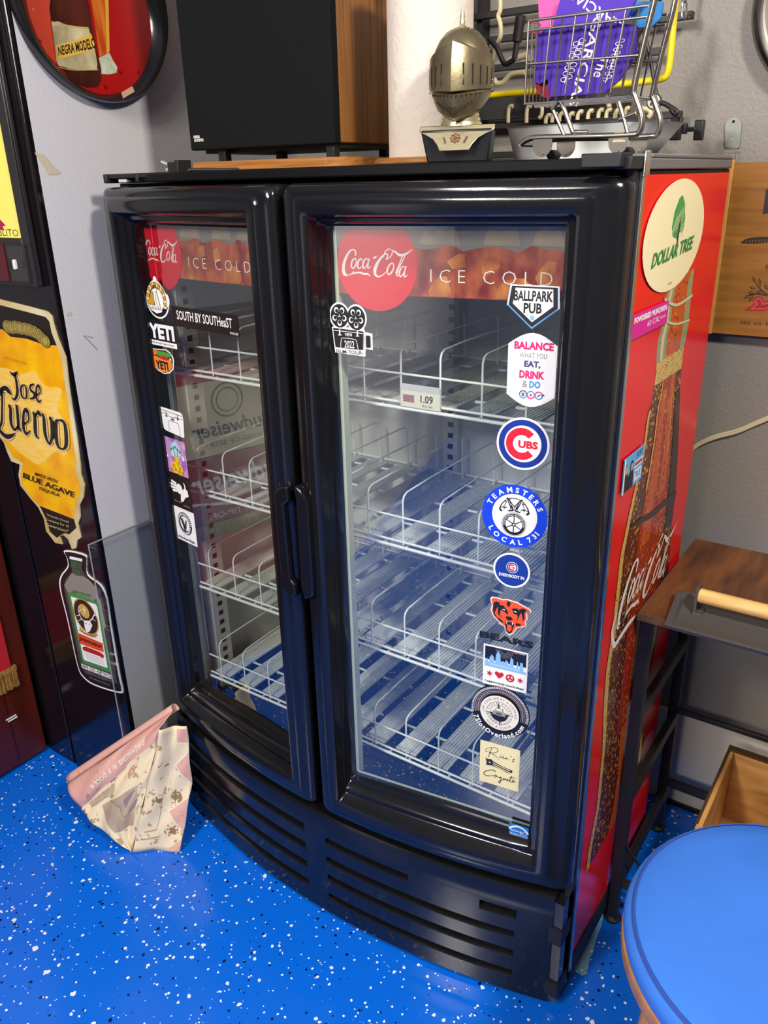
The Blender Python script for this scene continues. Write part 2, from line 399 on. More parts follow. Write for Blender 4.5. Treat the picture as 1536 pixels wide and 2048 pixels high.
# curved doors
def loop(x0, x1, z0, z1, r, yf, nx=10, nc=4):
    pts = []
    for i in range(nx): pts.append((x0 + r + (x1 - x0 - 2 * r) * i / nx, z0))
    for cx, cz, a in ((x1 - r, z0 + r, -90), (x1 - r, z1 - r, 0)):
        pts += [(cx + r * cos(radians(a + 90 * i / nc)), cz + r * sin(radians(a + 90 * i / nc))) for i in range(nc + 1)]
    for i in range(1, nx): pts.append((x1 - r - (x1 - x0 - 2 * r) * i / nx, z1))
    for cx, cz, a in ((x0 + r, z1 - r, 90), (x0 + r, z0 + r, 180)):
        pts += [(cx + r * cos(radians(a + 90 * i / nc)), cz + r * sin(radians(a + 90 * i / nc))) for i in range(nc + (1 if a == 90 else 0))]
    return [(x, yf(x), z) for x, z in pts]
DOORS = {}
def make_door(label, ox0, ox1, rx0, rx1, A, B, gx0, gx1, gz0, gz1):
    oz0, oz1, rz0, rz1 = .308, 1.567, .362, 1.52
    pl = lambda x: A[1] + (B[1] - A[1]) * (x - A[0]) / (B[0] - A[0])
    md = lambda x: fr(x) + .5 * (pl(x) - fr(x))
    L = lambda ins, yf, r: loop(ox0 + ins, ox1 - ins, oz0 + ins, oz1 - ins, r, yf)
    R = lambda e, yf, r: loop(rx0 - e, rx1 + e, rz0 - e, rz1 + e, r, yf)
    Q = lambda f, yf, r: loop(rx0 + (gx0 - rx0) * f, rx1 + (gx1 - rx1) * f, rz0 + (gz0 - rz0) * f, rz1 + (gz1 - rz1) * f, r, yf)
    lp = [L(.004, lambda x: -.003, .012), L(0, lambda x: fr(x) + .022, .016), L(.0015, lambda x: fr(x) + .010, .017), L(.005, lambda x: fr(x) + .004, .018), L(.012, lambda x: fr(x), .02),
          R(.029, lambda x: fr(x), .014), R(.025, lambda x: fr(x) - .004, .013), R(.020, lambda x: fr(x) - .0055, .012), R(.007, lambda x: fr(x) - .0055, .008), R(.001, lambda x: fr(x) - .003, .006), Q(.06, lambda x: fr(x) + .003, .006),
          Q(.22, lambda x: md(x) - .002, .006), Q(.28, lambda x: md(x), .006), Q(.55, lambda x: md(x) + .001, .006), Q(.64, lambda x: md(x) + .004, .006), Q(.82, lambda x: pl(x) - .003, .006), Q(.96, lambda x: pl(x) - .002, .006), Q(1, lambda x: pl(x) + .012, .006)]
    d = MB().loft(lp, m_door)
    n = len(lp[0]); bk = [[(x + (.03 if x < (ox0 + ox1) / 2 else -.03), -.003, z + (.03 if z < 1 else -.03)) for x, y, z in lp[0]], lp[0]]
    inn = [(p[0], pl(p[0]) + .03, p[2]) for p in lp[-1]]
    d.loft([lp[-1], inn], m_rub)
    d.loft([inn, lp[0]], m_rub)
    ob = d.build('glass_door', fridge, smooth=34, label=label)
    g = MB(); xa, xb = gx0 - .004, gx1 + .004
    for o in (.004,):
        g.add([(xa, pl(xa) + o, gz0 - .004), (xb, pl(xb) + o, gz0 - .004), (xb, pl(xb) + o, gz1 + .004), (xa, pl(xa) + o, gz1 + .004)], [(0, 1, 2, 3)], m_glass)
    g.build('glass_pane', ob)
    ax = (Vector((B[0], B[1], 0)) - Vector((A[0], A[1], 0))).normalized(); nr = Vector((ax.y, -ax.x, 0))
    return ob, Art((A[0], A[1], 0), ax, (0, 0, 1), nr), ax, nr, pl
doorL, GL, axL, nL, plL = make_door('narrow-looking left glass door carrying a column of stickers', -.006, .533, .048, .475, (.085, -.033), (.484, -.093), .071, .458, .393, 1.496)
doorR, GR, axR, nR, plR = make_door('right glass door with a film-reel sticker and a column of stickers down its right edge', .549, 1.08, .603, 1.018, (.596 + .00266, -.0928), (.995 + .00266, -.0328), .606, .990, .399, 1.502)
def on_glass(door): # fresh art sheet on the outside of a door's pane
    a = GL if door is doorL else GR
    if door is doorL: return Art(a.O + a.N * -.0035, a.U, a.V, a.N)
    return Art(a.O + a.U * .0104 + Vector((0, 0, .0236)) + a.N * -.0035, a.U * .985, a.V * .985, a.N)
# pale spacer between the panes of the right door
A0 = GR.O - nR * .02
sp = MB()
for u0, u1, za, zb in ((.0, .0165, .39, 1.51), (.0165, .41, .39, .405)):
    p = lambda u, z, o: A0 + axR * u + Vector((0, 0, z)) - nR * o
    sp.add([p(u0, za, 0), p(u1, za, 0), p(u1, zb, 0), p(u0, zb, 0)], [(0, 1, 2, 3)], m_spacer)
    sp.add([p(u1, za, 0), p(u1, za, .02), p(u1, zb, .02), p(u1, zb, 0)], [(0, 1, 2, 3)], m_spacer)
sp.build('pane_spacer', doorR)
# printed header film behind each pane
def cola_mat(name, a, b, sc, ct=.2): return mat(name, srgb(a), .35, noise=(srgb(b), sc, (1, 1, .6), ct))
m_cola = cola_mat('iced_cola', '741a10', 'b85a30', 34, .12); m_cola2 = cola_mat('cola_amber', '8a2a12', 'd98a3c', 40); m_ice = cola_mat('ice_pale', '85796a', '9c8a6c', 30)
for door, G_, nn, du in ((doorL, GL, nL, -.045), (doorR, GR, nR, 0.0075)):
    a = Art(G_.O - nn * .021 + G_.U * du, G_.U, G_.V, nn)
    ue = .40
    a.rect(-.03, ue, 1.396, 1.512, mat('film_grey', srgb('77716a'), .4), base=.0006)
    top = [(-.03, 1.47)] + [(-.03 + i * .0215, 1.470 + .004 * sin(i * 1.9) + .003 * sin(i * 3.1)) for i in range(1, 20)] + [(ue, 1.47)]
    a.poly([(-.03, 1.396), (ue, 1.396)] + top[::-1], m_cola)
    for cx, cz, w, h in ((.19, 1.405, .04, .05), (.31, 1.41, .06, .04), (.22, 1.45, .03, .025), (.0, 1.42, .025, .05), (.36, 1.43, .03, .05), (.27, 1.445, .03, .03)):
        pts = [(cx + w * (.5 + .12 * sin(k * 2.3 + cx * 50)) * cos(k * .785), max(1.397, cz + h * (.5 + .15 * sin(k * 1.7)) * sin(k * .785))) for k in range(8)]
        a.poly(pts, m_cola2)
    for cx, w, h in ((.2, .05, .03), (.29, .06, .038), (.36, .05, .03), (.17, .03, .02)):
        a.poly([(cx - w / 2, 1.475), (cx + w / 2, 1.473), (cx + w * .35, 1.475 + h * .7), (cx - .004, 1.475 + h), (cx - w * .4, 1.475 + h * .55)], m_ice)
    c = (.081, 1.447)
    a.disc(c[0], 1.4435, .0715, paint('d8142a'), ry=.0735)
    wm = paint('f3e9df')
    script(a, lambda u, v: (.0165 + u * .128, 1.423 + v * .0445), wm, .000305)
    a.text('I C E   C O L D', .2715, 1.4285, .194, .0195, wm, bold=-.016)
    a.mb.build('header_film', door)
# red side panel and its trims
sp = MB().box(WX - .0005, WX + .0006, .006, DY - .002, .088, 1.567, m_red); sp.build('side_panel', fridge)
MB().box(WX - .002, WX + .004, -.006, .006, .06, 1.574, m_trim).build('front_trim', fridge, bevel=.001)
MB().box(WX - .012, WX - .002, -.028, -.006, .06, 1.573, m_rub).build('door_gasket', fridge)
MB().box(WX - .0005, WX + .003, .006, DY, .03, .088, m_rub).build('side_kickplate', fridge)
# louvred kick grille
def grille():
    b = MB(); zt = .292
    slots = [(.03, .497, .222, .245), (.03, .497, .167, .19), (.03, .497, .112, .134), (.03, .497, .057, .079),
             (.557, .765, .217, .237), (.557, .989, .162, .182), (.557, .989, .109, .13), (.557, .989, .053, .073), (.918, .991, .214, .24)]
    xs = sorted({.0, 1.06, .03, .497, .557, .765, .989, .918, .991} | {.03 + i * .0467 for i in range(1, 10)} | {.557 + i * .0433 for i in range(1, 10)} | {.515, .54})
    xs = [x for i, x in enumerate(xs) if i == 0 or x - xs[i - 1] > .0015]
    zs = sorted({.012, zt} | {z for s in slots for z in s[2:]})
    key = {}
    def P(x, z, d):
        k = (round(x, 4), round(z, 4), d)
        if k not in key: key[k] = len(b.v); b.v.append(Vector((x, frb(x) + d, z)))
        return key[k]
    b.m = [m_door, m_rub]
    hole = lambda x, z: any(s[0] - .001 < x < s[1] + .001 and s[2] < z < s[3] for s in slots)
    q = lambda v, k: (b.f.append(v), b.mi.append(k))
    for i in range(len(xs) - 1):
        for j in range(len(zs) - 1):
            xa, xb, za, zb = xs[i], xs[i + 1], zs[j], zs[j + 1]; xm, zm = (xa + xb) / 2, (za + zb) / 2
            if not hole(xm, zm):
                q([P(xa, za, 0), P(xb, za, 0), P(xb, zb, 0), P(xa, zb, 0)], 0); continue
            D = .022
            q([P(xa, za + .009, D), P(xb, za + .009, D), P(xb, zb, D), P(xa, zb, D)], 1)
            h = lambda X, Z: hole(X, Z)
            if not h(xm, za - .002): q([P(xa, za, 0), P(xb, za, 0), P(xb, za + .009, D), P(xa, za + .009, D)], 0)
            if not h(xm, zb + .002): q([P(xb, zb, 0), P(xa, zb, 0), P(xa, zb, D), P(xb, zb, D)], 0)
            if i == 0 or not h((xs[i - 1] + xa) / 2, zm): q([P(xa, zb, 0), P(xa, za, 0), P(xa, za + .009, D), P(xa, zb, D)], 0)
            if not h((xb + xs[i + 2]) / 2, zm): q([P(xb, za, 0), P(xb, zb, 0), P(xb, zb, D), P(xb, za + .009, D)], 0)
    n = len(xs)
    for i in range(n - 1):                                              # rounded top edge and its ledge
        a, c = xs[i], xs[i + 1]
        q([P(a, zt, 0), P(c, zt, 0), P(c, zt + .006, .004), P(a, zt + .006, .004)], 0)
        q([P(a, zt + .006, .004), P(c, zt + .006, .004), P(c, zt + .006, .07), P(a, zt + .006, .07)], 0)
    o = len(b.v)
    for X in (0, 1.06):                                                 # ends
        y = frb(X); e = [(X, y, .012), (X, 0.0, .012), (X, 0.0, zt + .006), (X, y + .004, zt + .006), (X, y, zt)]
        b.add(e, [(0, 1, 2, 3, 4)], m_door)
    b.box(1.052, 1.078, frb(1.06) + .002, .0, .02, .285, m_door)
    for za in (.2, .055):
        b.box(1.03, 1.0795, frb(1.05) + .001, -.012, za - .02, za + .02, m_rub)
    return b.build('kick_grille', fridge, smooth=35)
grille()
MB().box(.02, WX - .004, -.02, DY - .02, .004, .032, m_rub).build('base_frame', fridge)
# pull handles proud of the facing door edges
for door, pts in ((doorL, [(.498, 1.040), (.512, 1.054), (.532, 1.060), (.5335, 1.032), (.520, 1.022), (.5235, .868), (.5335, .860), (.534, .836), (.522, .831), (.5, .849)]),
                  (doorR, [(.5495, 1.066), (.558, 1.064), (.578, 1.037), (.579, .852), (.574, .845), (.557, .836), (.5495, .862), (.551, 1.036)])):
    h = MB(); P = pts if sum(pts[i - 1][0] * pts[i][1] - pts[i][0] * pts[i - 1][1] for i in range(len(pts))) > 0 else pts[::-1]
    h.loft([[(x, fr(x) + .012, z) for x, z in P], [(x, fr(x) - .014, z) for x, z in P]], m_door, caps=True)
    h.build('door_handle', door, bevel=.003)
# ------------------------------------------------------------ wire shelves
m_wire = mat('white_wire', srgb('eaefe8'), .35)
m_lane = mat('lane_plastic', srgb('dfe4df'), .45)
_cache = {}
def shared(name, fn, parent, loc):
    if name not in _cache:
        b = fn(); o = b.build(name.split('|')[0], parent, local=True, smooth=50); _cache[name] = o
    else:
        o = _cache[name].copy(); COL.objects.link(o); o.parent = parent
    o.location = loc; return o
def div_mesh():
    p = [(0, 0, -.058), (0, 0, .0), (0, 0, .034), (0, .004, .043), (0, .014, .048), (0, .10, .051), (0, .36, .052), (0, .375, .045), (0, .38, -.055)]
    return MB().tube(p, .0019, m_wire, 6)
def lane_mesh():
    b = MB().box(-.026, .026, .012, .395, -.0585, -.0575, m_lane)
    for k in range(8): x = -.0245 + k * .007; b.box(x - .0013, x + .0013, .012, .395, -.0575, -.0545, m_lane)
    return b
def rail(x0, x1, y, z, r): return lambda: MB().tube([(x0, y, z), ((x0 + x1) / 2, y, z), (x1, y, z)], r, m_wire, 8)
def stud_mesh():
    b = MB()
    for k in range(9): b.tube([(.03 + k * .05, -.001, -.062), (.03 + k * .05, .006, -.062)], .0028, m_wire, 6)
    return b
ORD = ('topmost of four', 'second from the top', 'third from the top', 'lowest of four')
for dn, X0 in (('left', .062), ('right', .544)):
    for i, zr in enumerate((1.247, .966, .712, .452)):
        s = thing('wire_shelf', f'white wire shelf behind the {dn} glass door, {ORD[i]}', 'shelf', (X0, .03, zr), group='wire shelves inside the cooler')
        shared('top_rail', rail(0, .474, 0, 0, .0022), s, (0, 0, 0))
        shared('front_rail', rail(0, .474, 0, -.052, .0026), s, (0, 0, 0)); shared('lower_rail', rail(0, .474, -.004, -.062, .0034), s, (0, 0, 0))
        shared('rail_studs', stud_mesh, s, (0, 0, 0))['kind'] = 'stuff'
        for k in range(3): shared('cross_rod', rail(0, .474, 0, -.062, .0032), s, (0, .1 + .13 * k, 0))
        shared('back_rail', rail(0, .474, 0, -.05, .003), s, (0, .395, 0))
        for k in range(6): shared('divider_wire', div_mesh, s, (.041 + .0822 * k, 0, 0))
        for k in range(6): shared('lane_strip', lane_mesh, s, (.041 + .0411 + .0822 * (k - .12) - .041, 0, 0))
pt = Art((0, .0225, 0), (1, 0, 0), (0, 0, 1), (0, -1, 0))
pt.rect(.672, .753, 1.190, 1.220, paint('e4e2cc'), base=.0012); pt.rect(.672, .753, 1.220, 1.232, mat('clear_clip', (.6, .62, .6), .2), base=.0012)
pt.rect(.676, .7, 1.199, 1.213, paint('b98a84')); pt.text('1.09', .726, 1.208, .026, .014, paint('3a3a38'), .02); pt.text('20 oz. Class', .727, 1.196, .022, .004, paint('3a3a38'))
for k in range(4): pt.rect(.677, .699, 1.2005 + k * .003, 1.2015 + k * .003, paint('6d4a48'))
tag(pt.mb.build('price_tag'), 'small cream price tag reading 1.09 clipped to the top shelf', 'tag')
# ------------------------------------------------------------ stickers on the doors
def sticker(art, door, label): return art.mb.build('sticker', door, label=label)
W_, K_ = paint(WHITE), paint(BLACK)
# --- right door
a = on_glass(doorR)                                                         # film reels on a cool box
a.poly([(-.0, 1.34), (.0, 1.335), (.004, 1.296), (.062, 1.293), (.063, 1.306), (.0765, 1.305), (.0765, 1.332), (.063, 1.334), (.061, 1.34)], W_, base=.0004)
for cx, cz in ((.0155, 1.3585), (.0475, 1.3565)):
    a.disc(cx, cz, .0195, W_, ry=.0225)
for cx, cz in ((.0155, 1.3585), (.0475, 1.3565)):
    a.disc(cx, cz, .0168, K_, ry=.0195)
    for k in range(5):
        t = radians(90 + 36 + 72 * k); px, pz = cx + .0098 * cos(t), cz + .0115 * sin(t)
        a.disc(px, pz, .0042, W_, ry=.005, n=16); a.disc(px - .0012 * cos(t), pz - .0014 * sin(t), .003, K_, ry=.0034, n=14)
    for k in range(3):
        t = radians(90 + 120 * k); a.stroke([(cx, cz), (cx + .003 * cos(t), cz + .003 * sin(t))], .0009, W_, n=1)
a.poly([(.003, 1.3385), (.061, 1.3355), (.059, 1.3045), (.0065, 1.3065)], K_); a.poly([(.064, 1.3295), (.0735, 1.329), (.0735, 1.309), (.064, 1.3095)], K_)
a.rect(.0645, .0655, 1.309, 1.330, W_)
a.stroke([(.0035, 1.3345), (.061, 1.332)], .0009, W_, n=1)
for px in (.016, .05): a.rect(px - .0012, px + .0012, 1.3275, 1.3365, W_); a.rect(px - .003, px + .003, 1.3265, 1.328, W_)
a.text('YETI', .0325, 1.3285, .014, .0045, W_, .03); a.stroke([(.017, 1.306), (.0185, 1.319), (.022, 1.3225), (.044, 1.3215), (.048, 1.318), (.0505, 1.3048)], .0009, W_, n=2)
a.text('2022', .034, 1.3125, .019, .0125, W_, .01); a.text('FILM TOUR', .033, 1.2995, .05, .006, K_, .008)
sticker(a, doorR, 'black and white film-reel sticker at the upper left of the pane')
a = on_glass(doorR)                                                         # home-plate shaped pub sticker
hp = lambda k: [(.3475 + (x - .3475) * k, 1.391 + (z - 1.391) * k) for x, z in ((.312, 1.4195), (.3865, 1.4185), (.3885, 1.3865), (.3475, 1.355), (.3075, 1.3895))]
a.poly(hp(1), W_, base=.0004); a.poly([(x, z - .0015) for x, z in hp(.955)], paint('4d9be0')); a.poly(hp(.93), K_); a.poly([(x, z + .0018) for x, z in hp(.77)], W_)
a.text('BALLPARK', .3478, 1.4035, .06, .0155, K_, .035); a.text('PUB', .3478, 1.3855, .028, .0155, K_, .035)
a.ring(.3478, 1.3715, .0028, .0038, paint('4d9be0'), n=18)
for k in range(3): t = k * 1.05; a.stroke([(.3478 - .003 * cos(t), 1.3715 - .003 * sin(t)), (.3478 + .003 * cos(t), 1.3715 + .003 * sin(t))], .001, paint('4d9be0'), n=1)
sticker(a, doorR, 'white and black home-plate sticker with pub lettering')
a = on_glass(doorR)                                                         # large white cap-ended sticker
pts = [(.312, 1.252)] + [(.312 + .077 * i / 8, 1.252 - .018 * sin(pi * i / 8)) for i in range(1, 8)] + [(.389, 1.252), (.389, 1.331)] + [(.389 - .077 * i / 8, 1.331 + .018 * sin(pi * i / 8)) for i in range(1, 8)] + [(.312, 1.331)]
a.poly(pts, paint('e9e7e2'), base=.0005); a.poly([(.3505 + (x - .3505) * .93, 1.2915 + (z - 1.2915) * .96) for x, z in pts], paint('f2f0ec'))
P_, S_, B_, G_ = paint('d61f6e'), paint('474a6e'), paint('3f8fd0'), paint('7b7b80')
a.text('BALANCE', .3525, 1.3295, .062, .0125, P_, .05); a.text('WHAT YOU', .352, 1.3145, .043, .0085, G_, .005); a.text('EAT,', .3515, 1.3005, .026, .012, S_, .055)
a.text('DRINK', .3515, 1.285, .04, .0125, P_, .05); a.text('&', .341, 1.27, .0085, .011, G_, .005); a.text('DO', .357, 1.27, .018, .0115, B_, .05)
for k, c in enumerate((S_, B_, P_)):
    cx = .339 + .0125 * k; a.ring(cx, 1.2535, .0048, .0066, c, a0=0, a1=pi, n=14); a.ring(cx, 1.2535, .0048, .0066, (B_, P_, B_)[k], a0=pi, a1=2 * pi, n=14)
a.rect(.337, .3385, 1.2505, 1.2565, S_); a.rect(.3395, .341, 1.2505, 1.2565, S_); a.rect(.35, .3528, 1.251, 1.2555, P_)
a.stroke([(.3615, 1.2515), (.364, 1.2535), (.3665, 1.2555)], .0014, S_, n=1); a.poly([(.3685, 1.2525), (.3735, 1.2545), (.369, 1.2572)], S_)
sticker(a, doorR, 'white sticker with a message in pink, grey and blue lettering')
def ball_c(a, cx, cz, r):
    a.disc(cx, cz, r, W_, base=.0004); a.ring(cx, cz, r * .70, r * .92, paint('0c2f8a'))
    rd = paint('d8182e'); a.ring(cx - r * .04, cz, r * .33, r * .60, rd, a0=radians(42), a1=radians(318), n=30, e=1.02)
    a.text('UBS', cx + r * .20, cz - r * .01, r * .74, r * .30, rd, .05)
a = on_glass(doorR); ball_c(a, .342, 1.172, .0438); a.text('TM', .372, 1.157, .005, .002, K_); sticker(a, doorR, 'round white, blue and red baseball sticker')
a = on_glass(doorR)                                                         # round blue union sticker
cx, cz, r = .333, 1.0445, .0565; bl = paint('0a3fd6')
a.disc(cx, cz, r, bl, base=.0004); a.disc(cx + .0005, cz + .001, r * .69, W_)
a.arc('TEAMSTERS', cx, cz, r * .835, 163, 17, .0095, W_, .03, wide=1.05); a.arc('LOCAL 731', cx, cz, r * .835, 208, 332, .0095, W_, .03, inward=True, wide=1.05)
wz = cz - .0145
for r0, r1 in ((.0205, .0213), (.0145, .0195)): a.ring(cx, wz, r0, r1, K_)
for k in range(6): t = k * pi / 3 + .5; a.stroke([(cx + .003 * cos(t), wz + .003 * sin(t)), (cx + .0148 * cos(t), wz + .0148 * sin(t))], .0016, K_, n=1)
a.arc('INTERNATIONAL BROTHERHOOD', cx, wz, .017, 190, -10, .0026, W_, .0); a.ring(cx, wz, .0018, .0034, K_, n=16)
for sgn in (-1, 1):                                                         # two horse heads looking outward
    H = [(.001, .010), (.009, .031), (.0135, .033), (.0145, .029), (.019, .025), (.024, .0175), (.0265, .0095), (.0225, .0055), (.018, .011), (.0125, .0155), (.010, .008)]
    a.poly([(cx + sgn * x, cz + z) for x, z in H], K_); a.poly([(cx + sgn * (.0125 + (x - .0125) * .8), cz + .019 + (z - .019) * .8) for x, z in H], W_)
    a.disc(cx + sgn * .0155, cz + .0245, .0011, K_, n=10); a.stroke([(cx + sgn * .0125, cz + .0275), (cx + sgn * .0175, cz + .017), (cx + sgn * .0235, cz + .0125)], .0012, K_)
    a.disc(cx + sgn * .0238, cz + .0095, .0009, K_, n=8); a.stroke([(cx + sgn * .003, cz + .013), (cx + sgn * .008, cz + .02), (cx + sgn * .0115, cz + .0295)], .0018, K_)
    a.stroke([(cx + sgn * .0145, cz + .0155), (cx + sgn * .019, cz + .0135)], .0022, K_)
a.text('AFL', cx, cz - .0375, .006, .0018, K_)
a.stroke([(cx - .0125, cz + .030), (cx - .006, cz + .0325), (cx, cz + .033), (cx + .006, cz + .0325), (cx + .0125, cz + .030)], .0014, K_)
a.stroke([(cx - .009, cz + .029), (cx, cz + .0185), (cx + .009, cz + .029)], .0016, K_, n=1)
for k in range(5): a.stroke([(cx - .006 + k * .003, cz + .021 - abs(k - 2) * .0005), (cx - .007 + k * .0035, cz + .011)], .0009, K_, n=1)
sticker(a, doorR, 'round blue union sticker with two horse heads over a wheel')
a = on_glass(doorR); a.disc(.3325, .9435, .0328, W_, base=.0004); a.disc(.3325, .9435, .0295, paint('12358f'))
ball_c(a, .3335, .9495, .0105); a.text('EVERYBODY IN', .333, .933, .045, .006, W_, .03); sticker(a, doorR, 'small round navy sticker with white rim')
a = on_glass(doorR)                                                         # snarling bear head
cx, cz = .333, .851; OR, NV = paint('e8551e'), paint('141a26')
hd = [(-.0355, .029), (-.033, .033), (-.024, .0335), (-.014, .032), (-.006, .0345), (.003, .033), (.012, .0325), (.02, .029), (.029, .026), (.036, .0225), (.0365, .018), (.029, .0155), (.031, .004), (.0275, -.003), (.0295, -.009), (.021, -.0145), (.013, -.0165), (.007, -.03), (.0, -.035), (-.0055, -.031), (-.009, -.02), (-.019, -.0125), (-.0265, -.007), (-.0315, .0), (-.0345, .008), (-.032, .017), (-.034, .022)]
sc = lambda k, dx=0, dz=0: [(cx + dx + x * k, cz + dz + z * k) for x, z in hd]
a.poly(sc(1.04), W_, base=.0004); a.poly(sc(.985), OR)
for p in ([(-.031, .022), (-.026, .027), (-.018, .025), (-.025, .012), (-.028, .002), (-.019, -.008), (-.0295, -.001), (-.031, .009)], [(.03, .021), (.023, .024), (.016, .02), (.022, .01), (.024, -.002), (.0265, .004), (.026, .0155)],
          [(-.022, .021), (-.012, .0215), (-.004, .012), (-.003, .004), (-.009, .009), (-.0165, .0125), (-.0185, .003), (-.014, -.005), (-.022, .003)], [(.003, .019), (.012, .0215), (.02, .016), (.0165, .005), (.012, -.007), (.0145, .004), (.013, .009), (.007, .0095)],
          [(-.008, .001), (.002, .0025), (.006, -.002), (.001, -.006), (-.005, -.005)], [(-.0085, -.0085), (.0065, -.0085), (.0085, -.013), (.0045, -.0285), (.0, -.0325), (-.0045, -.0285), (-.0075, -.016)], [(.012, -.0075), (.022, -.0085), (.018, -.0125), (.011, -.013)], [(-.022, -.004), (-.013, -.009), (-.011, -.014), (-.02, -.009)], [(-.004, .033), (.001, .03), (-.002, .02), (-.007, .026)]):
    a.poly([(cx + x, cz + z) for x, z in p], NV)
a.poly([(cx + x, cz + z) for x, z in [(-.004, -.014), (.004, -.014), (.0045, -.024), (.0, -.029), (-.004, -.024)]], OR)
for x in (-.006, .0045): a.poly([(cx + x, cz - .0085), (cx + x + .0022, cz - .0085), (cx + x + .001, cz - .0145)], W_)
for dx, dz in ((-.0115, .0145), (.0095, .0148)): a.poly([(cx + dx - .0035, cz + dz), (cx + dx + .003, cz + dz - .0018), (cx + dx + .002, cz + dz + .0006)], W_)
a.text('BEARS', .3285, .8055, .1, .0135, NV, .05, rot=-.0)
sticker(a, doorR, 'orange and navy bear-head sticker over dark lettering')
a = on_glass(doorR)                                                         # record shop sticker
a.rect(.2865, .37, .7015, .7865, W_, base=.0004); a.rect(.2895, .367, .7555, .7835, NV)
for k in range(4): a.ring(.326, .7815, .006 + .003 * k, .0072 + .003 * k, paint('6f6a70'), a0=pi, a1=2 * pi, n=16)
sk = [(.2895, .741), (.367, .741)]; xx = .367
for hh in (.746, .746, .764, .764, .75, .764, .75, .752, .768, .77, .752, .76, .762, .757, .759, .754, .772, .778, .772, .752, .764, .767, .762, .75, .758, .752): sk += [(xx, hh)]; xx -= .00155; sk += [(xx, hh)]; xx -= .00148
a.poly(sk + [(.2895, .752)], paint('86b9e2')); a.text('RECORD STORE ALLIANCE', .328, .747, .056, .0026, W_); a.text('BEST AROUND', .3555, .782, .018, .002, W_); a.disc(.3435, .782, .002, paint('c8202c'), n=12)
rdm = paint('c8202c')
def star6(cx, cz, r): a.poly([(cx + (r if k % 2 == 0 else r * .38) * cos(pi / 2 + k * pi / 6), cz + (r if k % 2 == 0 else r * .38) * sin(pi / 2 + k * pi / 6)) for k in range(12)], rdm)
star6(.2995, .7265, .007); star6(.3575, .7265, .007)
a.poly([(.318 + .0085 * .0625 * 16 * sin(t) ** 3, .728 + .0085 * .0625 * (13 * cos(t) - 5 * cos(2 * t) - 2 * cos(3 * t) - cos(4 * t))) for t in [k * pi / 14 for k in range(28)]], rdm)
a.ring(.3385, .7265, .0055, .0082, rdm, n=24)
for k in range(3): t = pi / 2 + k * 2.094; a.stroke([(.3385, .7265), (.3385 + .006 * cos(t), .7265 + .006 * sin(t))], .003, rdm, n=1)
a.text('I support local record shops', .328, .7095, .074, .0055, K_, .03)
sticker(a, doorR, 'square sticker with a pale blue skyline, a heart and red stars')
a = on_glass(doorR)                                                         # round tyre and compass sticker
cx, cz, r = .3225, .6475, .057; CR = paint('e8e2d2')
a.disc(cx, cz, r, K_, base=.0004)
for k in range(5): a.ring(cx, cz, r * (.70 + .055 * k), r * (.725 + .055 * k), paint('b9a6b0') if k % 2 else paint('8a7f88'), a0=-.25, a1=pi + .25, n=44)
for k in range(56): t = -.2 + (pi + .4) * k / 55; a.stroke([(cx + r * .90 * cos(t), cz + r * .90 * sin(t)), (cx + r * .965 * cos(t), cz + r * .965 * sin(t))], .0014, W_, n=1)
a.disc(cx, cz, r * .66, CR); a.ring(cx, cz, r * .43, r * .44, K_); a.ring(cx, cz, r * .30, r * .31, K_)
a.arc('LIVE YOUR LIFE BY A COMPASS', cx, cz, r * .555, 188, -8, .0045, paint('6a625c')); a.arc('NOT A CLOCK', cx, cz, r * .555, 222, 318, .0045, paint('6a625c'), inward=True)
for k in range(24):
    t = k * pi / 12
    if k % 6: a.stroke([(cx + r * .34 * cos(t), cz + r * .34 * sin(t)), (cx + r * .43 * cos(t), cz + r * .43 * sin(t))], .0007, K_, n=1)
for k in range(4): t = k * pi / 2 + .08; a.poly([(cx + r * .5 * cos(t), cz + r * .5 * sin(t)), (cx + r * .22 * cos(t + .12), cz + r * .22 * sin(t + .12)), (cx + r * .22 * cos(t - .12), cz + r * .22 * sin(t - .12))], K_)
a.poly([(cx + r * .29 * cos(pi + k * pi / 10), cz + r * .29 * sin(pi + k * pi / 10)) for k in range(11)], K_)
GY = paint('9a978c'); a.rect(cx - .0125, cx + .0125, cz - .004, cz + .005, GY); a.rect(cx - .007, cx + .007, cz + .005, cz + .0125, GY); a.rect(cx - .0055, cx + .0055, cz + .0065, cz + .011, CR)
for x in (-.011, .0075): a.rect(cx + x, cx + x + .0038, cz - .0085, cz - .003, K_)
for k in range(7): a.rect(cx - .0052 + k * .0016, cx - .0045 + k * .0016, cz - .002, cz + .003, K_)
a.arc('7SlotOverland.com', cx, cz, r * .825, 197, 345, .0098, W_, .03, inward=True, wide=1.0)
sticker(a, doorR, 'round black sticker with a cream compass and white lettering')
a = on_glass(doorR)                                                         # cream square with brush script
a.rect(.2855, .3645, .4735, .5715, paint('ecdfa8'), base=.0004); c = paint('22242c')
a.stroke([(.303, .5505), (.297, .547), (.299, .555), (.315, .5625), (.3215, .557), (.313, .549), (.303, .5475), (.316, .544), (.325, .535)], [.0008, .0008, .001, .0012, .0013, .0012, .0012, .0012, .0005], c)
a.stroke([(.309, .5595), (.302, .5355)], .0012, c, n=1)
a.stroke([(.327, .5475), (.325, .5425), (.329, .544), (.3325, .5475), (.331, .5435), (.335, .5435), (.3385, .547), (.337, .5435), (.341, .545), (.343, .5435)], .0011, c); a.disc(.328, .551, .0007, c, n=8); a.stroke([(.3475, .554), (.3465, .551)], .0012, c, n=1)
a.stroke([(.351, .5475), (.3545, .549), (.351, .545), (.354, .5425), (.35, .541)], .0011, c)
